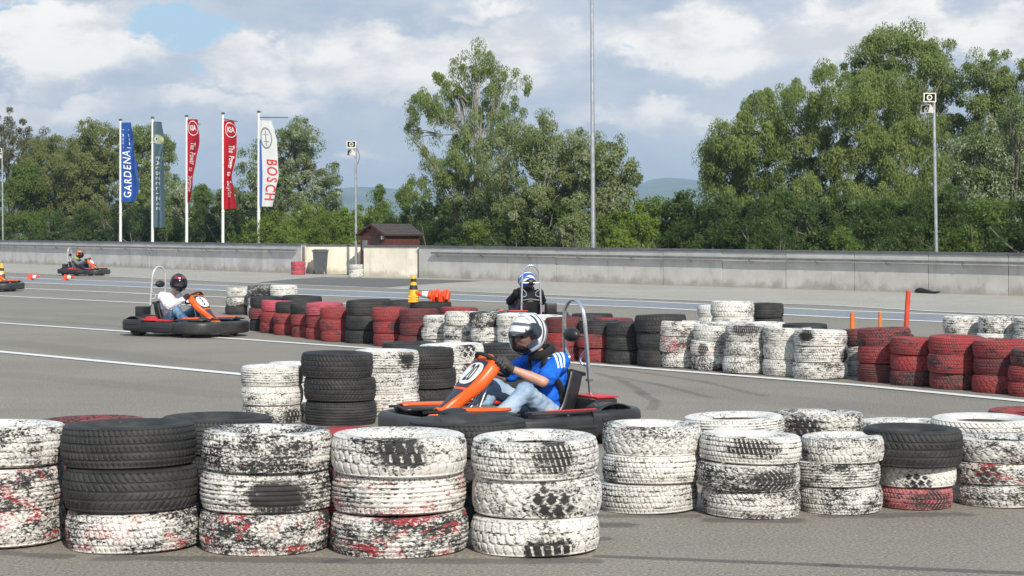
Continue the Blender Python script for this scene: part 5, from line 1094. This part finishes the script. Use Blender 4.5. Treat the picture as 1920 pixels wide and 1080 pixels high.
def helm_mat(name, kind):
    m = NT(name); c = m.coord(); x, y, z = m.xyz(c); ay = m.M('ABSOLUTE', y); n = m.noise(c, 4, 2, .5)
    if kind == 'white':
        a = m.M('ADD', m.M('MULTIPLY', x, 1.0), m.M('MULTIPLY', z, .75)); w = m.M('SINE', m.M('ADD', m.M('MULTIPLY', a, 105), m.M('MULTIPLY', ay, 40)))
        rear = m.M('MULTIPLY', m.step(x, .03, .0), m.step(ay, .03, .05)); k = m.M('MULTIPLY', m.step(w, .15, .3), rear)
        rr = m.M('SQRT', m.M('ADD', m.M('POWER', m.M('DIVIDE', m.M('SUBTRACT', x, .035), .085), 2.0), m.M('POWER', m.M('DIVIDE', m.M('SUBTRACT', z, .045), .075), 2.0)))
        ringd = m.M('ABSOLUTE', m.M('SUBTRACT', rr, .78)); dark = m.M('MULTIPLY', m.step(ringd, .40, .34), m.step(rr, .85, .78)); low = m.step(z, -.085, -.10)
        col = m.mix(k, (.74, .75, .76), (.05, .05, .055)); fl = m.M('MULTIPLY', m.step(m.M('SINE', m.M('ADD', m.M('MULTIPLY', x, 60), m.M('MULTIPLY', z, -75))), .35, .5), m.M('MULTIPLY', m.step(z, .045, .06), m.step(x, -.02, .02))); col = m.mix(fl, col, (.10, .11, .13)); col = m.mix(m.step(rr, .80, .72), col, (.03, .033, .045)); col = m.mix(low, col, (.015, .015, .016)); col = m.mix(m.step(m.M('ADD', x, m.M('MULTIPLY', z, -.6)), .135, .15), col, (.02, .02, .025))
    elif kind == 'red':
        w = m.M('SINE', m.M('ADD', m.M('MULTIPLY', y, 75), m.M('MULTIPLY', n, 9))); col = m.mix(m.M('MULTIPLY', m.step(w, -.45, -.2), m.step(z, .0, .03)), (.022, .012, .015), (.30, .012, .032)); col = m.mix(m.step(m.M('ADD', m.M('MULTIPLY', n, .1), z), .155, .17), col, (.02, .015, .016)); col = m.mix(m.M('MULTIPLY', m.step(ay, .02, .012), m.M('MULTIPLY', m.step(z, .05, .06), m.step(z, .10, .09))), col, (.6, .45, .42))
    elif kind == 'fire':
        w = m.M('SINE', m.M('ADD', m.M('MULTIPLY', ay, 60), m.M('MULTIPLY', n, 8))); col = m.mix(m.step(w, -.1, .2), (.62, .035, .02), (.80, .36, .03)); col = m.mix(m.step(z, -.02, -.04), col, (.03, .015, .012))
    else:
        w = m.M('SINE', m.M('ADD', m.M('MULTIPLY', z, 50), m.M('ADD', m.M('MULTIPLY', x, 38), m.M('MULTIPLY', n, 9)))); col = m.mix(m.step(w, .3, .5), (.03, .10, .42), (.72, .75, .80)); col = m.mix(m.step(m.M('ADD', z, m.M('MULTIPLY', n, .05)), -.05, -.07), col, (.10, .11, .12)); col = m.mix(m.M('MULTIPLY', m.step(m.M('ADD', m.M('POWER', m.M('DIVIDE', y, .05), 2.0), m.M('POWER', m.M('DIVIDE', m.M('SUBTRACT', z, .0), .03), 2.0)), 1.0, .8), m.step(x, -.05, -.07)), col, (.10, .62, .08))
    m.set(col=col, rough=.22, spec=.5, coat=.3); return m.mat
def visor_mat(name, col, mixv):
    m = bpy.data.materials.new(name); m.use_nodes = True; t = m.node_tree; t.nodes.clear(); g = t.nodes.new('ShaderNodeBsdfGlossy'); g.inputs[0].default_value = (.9, .95, 1, 1); g.inputs[1].default_value = .06; tr = t.nodes.new('ShaderNodeBsdfTransparent'); tr.inputs[0].default_value = (*col, 1)
    fr = t.nodes.new('ShaderNodeFresnel'); fr.inputs[0].default_value = mixv; mx = t.nodes.new('ShaderNodeMixShader'); t.links.new(fr.outputs[0], mx.inputs[0]); t.links.new(tr.outputs[0], mx.inputs[1]); t.links.new(g.outputs[0], mx.inputs[2]); t.links.new(mx.outputs[0], t.nodes.new('ShaderNodeOutputMaterial').inputs[0]); return m
def driver(kt, label, shirt, long_, trous, shoe, glove, hel, visor, hyaw=0.0, hpitch=0.0, harness=None, collar=None, sole=None):
    r = bpy.data.objects.new('person', BODY.data); C.objects.link(r); r.location = kt.location; r.rotation_euler = kt.rotation_euler; tag(r, label, 'person', 'kart drivers wearing helmets')
    def child(nm, src, mat, par=r):
        me = src.copy(); me.materials.clear(); me.materials.append(mat); o = bpy.data.objects.new(nm, me); C.objects.link(o); o.parent = par; return o
    shirt_ob = child('long_sleeved_shirt' if long_ else 'shirt', (SHIRT_L if long_ else SHIRT_S).data, shirt); child('trousers', TROUS.data, trous)
    for s in (1, -1): child('glove', GLOVE[s].data, glove); child('shoe', SHOE[s].data, shoe)
    ho = HSH.build('helmet', helm_mat('helmet_' + hel, hel), r, sharp=80); ho.modifiers.new('s', 'SOLIDIFY').thickness = .012
    ho.scale = (1.12, 1.1, 1.12); ho.location = (-.19, 0, .828); ho.rotation_euler = Matrix.Rotation(hyaw, 3, 'Z').to_4x4().to_3x3().__matmul__(Matrix.Rotation(hpitch, 3, 'Y')).to_euler()
    vo = HVI.build('visor', visor, ho, sharp=80)
    for s in (1, -1): e = MB(); e.ell((-.107, .032 * s, .805), (.010, .012, .008)); e.build('eye', EYE_M, r)
    if collar: c = MB(); c.lathe([(.07, 0), (.10, .005), (.115, .03), (.11, .065), (.085, .075), (.068, .05)], 24, M=Matrix.Translation((-.325, 0, .645)) @ Matrix.Rotation(.35, 4, 'Y')); c.build('neck_collar', collar, r)
    if harness:
        # shoulder straps lie on the shirt: probe its surface
        sh = shirt_ob; bv = __import__('mathutils').bvhtree.BVHTree.FromPolygons([v.co for v in sh.data.vertices], [tuple(p.vertices) for p in sh.data.polygons])
        def strap(pts, w, nm='harness_strap'):
            mb = MB(); vs = []
            P = spline(pts, 8)
            for i, p in enumerate(P):
                t = (P[min(i + 1, len(P) - 1)] - P[max(i - 1, 0)]).normalized(); hit = bv.find_nearest(p); q, nn = hit[0], hit[1]; nn = -nn if nn.dot(q - Vector((-.37, 0, q.z))) < 0 else nn; s_ = t.cross(nn).normalized(); vs += [q + nn * .013 + s_ * w, q + nn * .013 - s_ * w]
            mb.add(vs, [(2 * i, 2 * i + 1, 2 * i + 3, 2 * i + 2) for i in range(len(P) - 1)]); o = mb.build(nm, harness, r); o.modifiers.new('s', 'SOLIDIFY').thickness = .005
        for s in (1, -1):
            strap([(-.46, .10 * s, .60), (-.36, .105 * s, .68), (-.25, .10 * s, .58), (-.21, .09 * s, .46), (-.20, .07 * s, .34), (-.20, .03 * s, .24)], .024)
            strap([(-.20, .02 * s, .25), (-.26, .14 * s, .24), (-.38, .18 * s, .22)], .022)
            strap([(-.30, .20 * s, .52), (-.37, .20 * s, .40), (-.43, .19 * s, .28), (-.47, .17 * s, .16)], .022)
            strap([(-.50, .12 * s, .56), (-.46, .17 * s, .44), (-.44, .18 * s, .30), (-.42, .17 * s, .20)], .020)
    return r
VCLEAR = visor_mat('visor_clear', (.62, .65, .70), 1.42); VDARK = visor_mat('visor_tinted', (.30, .36, .42), 1.5)
JEAN = cloth_mat('light_jeans', (.23, .33, .46), .2, fade=(.38, .47, .58)); JEAN2 = cloth_mat('blue_jeans', (.06, .12, .22), .3, fade=(.16, .25, .38)); DRKT = cloth_mat('navy_trousers', (.02, .03, .06))
driver(k20, 'kart driver in royal blue t-shirt, light jeans and white helmet', cloth_mat('royal_blue', (.012, .125, .62), .18, stripes=True), False, JEAN, simple('shoe_grey', (.45, .43, .40), .7), simple('glove_grey', (.045, .042, .042), .7, sc=25, var=.4), 'white', VCLEAR, math.radians(14), math.radians(28), WEB, WEB)
driver(k3, 'kart driver in white long-sleeved shirt and red-black helmet', cloth_mat('white_shirt', (.74, .72, .76), .1), True, JEAN2, simple('shoe_tan', (.40, .22, .09), .7), simple('glove_dark_red', (.06, .012, .018), .7), 'red', VDARK, math.radians(-38), math.radians(4), None, None)
driver(k4, 'distant kart driver in grey top and orange helmet', cloth_mat('grey_top', (.16, .17, .17), .2), True, DRKT, simple('shoe_light', (.5, .4, .33), .7), simple('glove_black', (.02, .02, .02), .7), 'fire', VDARK, math.radians(-20), 0, None, simple('scarf_yellow', (.45, .55, .03), .7))
driver(k6, 'kart driver in black jacket and blue-white helmet, seen from behind', cloth_mat('black_jacket', (.016, .016, .02), .3), True, cloth_mat('grey_trousers', (.13, .14, .18), .2), simple('shoe_dark', (.03, .03, .03), .7), simple('glove_black2', (.02, .02, .02), .7), 'blue', VDARK, math.radians(15), 0, None, WEB)
for o in (BODY, SHIRT_S, SHIRT_L, TROUS, *GLOVE.values(), *SHOE.values()): bpy.data.objects.remove(o)
# ------------------------------------------------------------------ cones, posts, weeds, scraps
CYEL = simple('cone_yellow', (.80, .42, .01), .5, var=.12); CBLK = simple('cone_black', (.02, .02, .02), .6); CORG = simple('cone_orange', (.85, .09, .025), .5, var=.1); CWHT = simple('cone_white', (.8, .8, .78), .5, var=.05)
def cone(label, bands, mat, loc, h=.72, r=.13, group=None, rot=None, base=.2):
    root = empty('traffic_cone', loc); tag(root, label, 'cone', group)
    if rot: root.rotation_euler = rot
    MB().box((-base, -base, 0), (base, base, .03), bev=.012).build('base', mat, root)
    rr = lambda z: r * (1 - .78 * z / h) + .006
    MB().lathe([(rr(.03), .03), (rr(h * .97), h * .97), (rr(h) * .5, h), (0, h)], 22).build('body', mat, root)
    for z0, z1, m in bands: MB().lathe([(rr(z0 * h) + .004, z0 * h), (rr(z1 * h) + .004, z1 * h)], 22).build('stripe', m, root)
    return root
cb = at(780, 566, 21.9); 
GC = 'yellow and black cones nested in a stack'
zt = at(780, 567, 21.8).z - .0
for i in range(3): cone(('lowest yellow cone of the nested stack standing on black tyres', 'middle yellow cone of the nested stack standing on black tyres')[i] if i < 2 else 'uppermost yellow and black striped cone of the nested stack on black tyres', [(.36, .55, CBLK), (.70, .84, CBLK)] if i == 2 else [], CYEL, (cb.x - .03, 21.8 * YK, zt + i * .035), h=.33, r=.075, group=GC, base=.075)
GO = 'orange cones lying nested on the tyres'
for i in range(7):
    p = at(797 + i * 5.0, 556, 21.75 + .01 * i); r_ = Matrix.Rotation(math.radians(-12 + RNG.uniform(-9, 9)), 3, 'Z') @ Matrix.Rotation(math.radians(-84 + RNG.uniform(-7, 7)), 3, 'Y') @ Matrix.Rotation(RNG.uniform(0, 1.5), 3, 'Z')
    c = cone(f'orange cone lying in the nested row, {ORD[i]} after the white-banded one' if i else 'white-banded orange cone lying foremost in the nested row on the tyres', [(.30, .62, CWHT)], CORG, (p.x + .12, p.y, zt + .088 + RNG.uniform(-.012, .012)), h=.27, r=.06, group=GO, rot=r_.to_euler(), base=.078)
for px, py, ln, lab in ((56, 524, 0, 'small orange cone standing on the lane near the left edge'), (122, 525, 0, 'small orange cone standing behind the distant kart\'s rear wheel'), (64, 525, 1, 'small white-banded orange cone lying beside the cone near the left edge'), (129, 526, 1, 'small white-banded orange cone lying beside the cone by the distant kart')):
    p = ground(px, py)
    if ln: cone(lab, [(.3, .62, CWHT)], CORG, (p.x - .1, p.y, .09), h=.36, r=.085, rot=(0, math.radians(82), math.radians(-20)), base=.11)
    else: cone(lab, [], CORG, p, h=.2, r=.09, base=.12)
p = ground(3, 531); cone('yellow and black striped cone standing behind the kart nose at the left edge', [(.22, .46, CBLK), (.62, .76, CBLK)], CYEL, p, h=.66, r=.14, base=.2)
POST = simple('post_orange', (.70, .16, .03), .55, var=.15, dirt=.2); POSTR = simple('post_red', (.62, .06, .025), .55, var=.2, dirt=.2)
for px, yt, wpx, Y, tilt, m, lab in ((1598, 588, 9, 18.5, .0, POST, 'short orange plastic post standing behind the white tyres'), (1650, 587, 7, 19.5, .0, POST, 'thin short orange plastic post between the other two posts'), (1694, 547, 9, 17.4, .06, POSTR, 'tall red leaning post standing behind the red tyres')):
    b = at(px, 470, Y); b.z = 0; h = at(px, yt, Y).z; r = empty('marker_post', b); tag(r, lab, 'post'); rr = wpx / 2 / F0 * Y
    MB().tube([(-tilt * h * 0, 0, 0), (tilt * h, 0, h)], rr, 12).build('tube', m, r); MB().lathe([(0, 0), (.12, 0), (.1, .04), (rr + .01, .05)], 16).build('foot', CBLK, r); MB().lathe([(rr * .7, 0), (rr * 1.06, 0), (rr * 1.06, .02), (rr * .7, .02)], 12).build('collar', m, r, loc=(tilt * h, 0, h - .01))
# weeds along the foot of the wall
def weed(px, py, h, n, mat, label, seed):
    p = ground(px, py); p.y -= .05; rng = np.random.default_rng(seed); cs = []
    for _ in range(n): d = rng.normal(0, 1, 3); d[2] = abs(d[2]) + .3; d /= np.linalg.norm(d); cs.append((rng.normal(0, h * .25), rng.normal(0, h * .2) , rng.uniform(.0, .7) * h, *d))
    o = bpy.data.objects.new('weed', leaves_mesh('weed', np.array(cs), 7, h * .35, h * .22, .1, LM[mat], .5)); C.objects.link(o); o.location = p; tag(o, label, 'weed', None)
for a in ((1567, 543, .28, 30, 'bright', 'bright leafy weed at the wall foot left of the tall red post', 1), (1497, 540, .13, 16, 'fresh', 'low weed tuft at the wall foot', 2), (1523, 541, .11, 12, 'fresh', 'small weed tuft next to a larger low tuft', 3), (1708, 547, .22, 10, 'fresh', 'thin straggly weed beside the black scrap', 4), (1848, 551, .13, 12, 'fresh', 'weed in the wall joint right of the black scrap', 5), (948, 524, .15, 14, 'fresh', 'weed tuft left of the black driver\'s helmet', 6), (1052, 527.5, .13, 10, 'olive', 'dry yellowish weed right of the black driver\'s hoop', 7), (1150, 531, .13, 14, 'fresh', 'weed tuft below the floodlight mast', 8), (1197, 532, .11, 14, 'fresh', 'flat weed tuft right of the mast', 9), (825, 521, .06, 8, 'olive', 'tiny weed at the wall foot near the yellow cone', 10), (649, 513, .24, 20, 'dark', 'dark weed beside the white tyres by the shed', 11), (1262, 533, .08, 10, 'olive', 'dry weed tuft well right of the mast', 12)): weed(*a)
def scrap():
    a, b = ground(1718, 549), ground(1762, 551.5); P = [a.lerp(b, t) + Vector((0, -.06 + .03 * math.sin(t * 9), .05 + .02 * math.sin(t * 7))) for t in np.linspace(0, 1, 9)]
    o = MB().tube(P, [.07, .085, .07, .055, .06, .045, .035, .03, .015], 8).build('rubber_scrap', RUB, None); tag(o, 'crumpled black rubber strip lying at the foot of the wall', 'scrap')
scrap()
import collections
dup = [k for k, v in collections.Counter(tyre_labels).items() if v > 1]; lens = [k for k in tyre_labels if len(k.split()) > 16]
print('DUP', dup); print('LONG', lens); print('NT', len(tyre_labels));
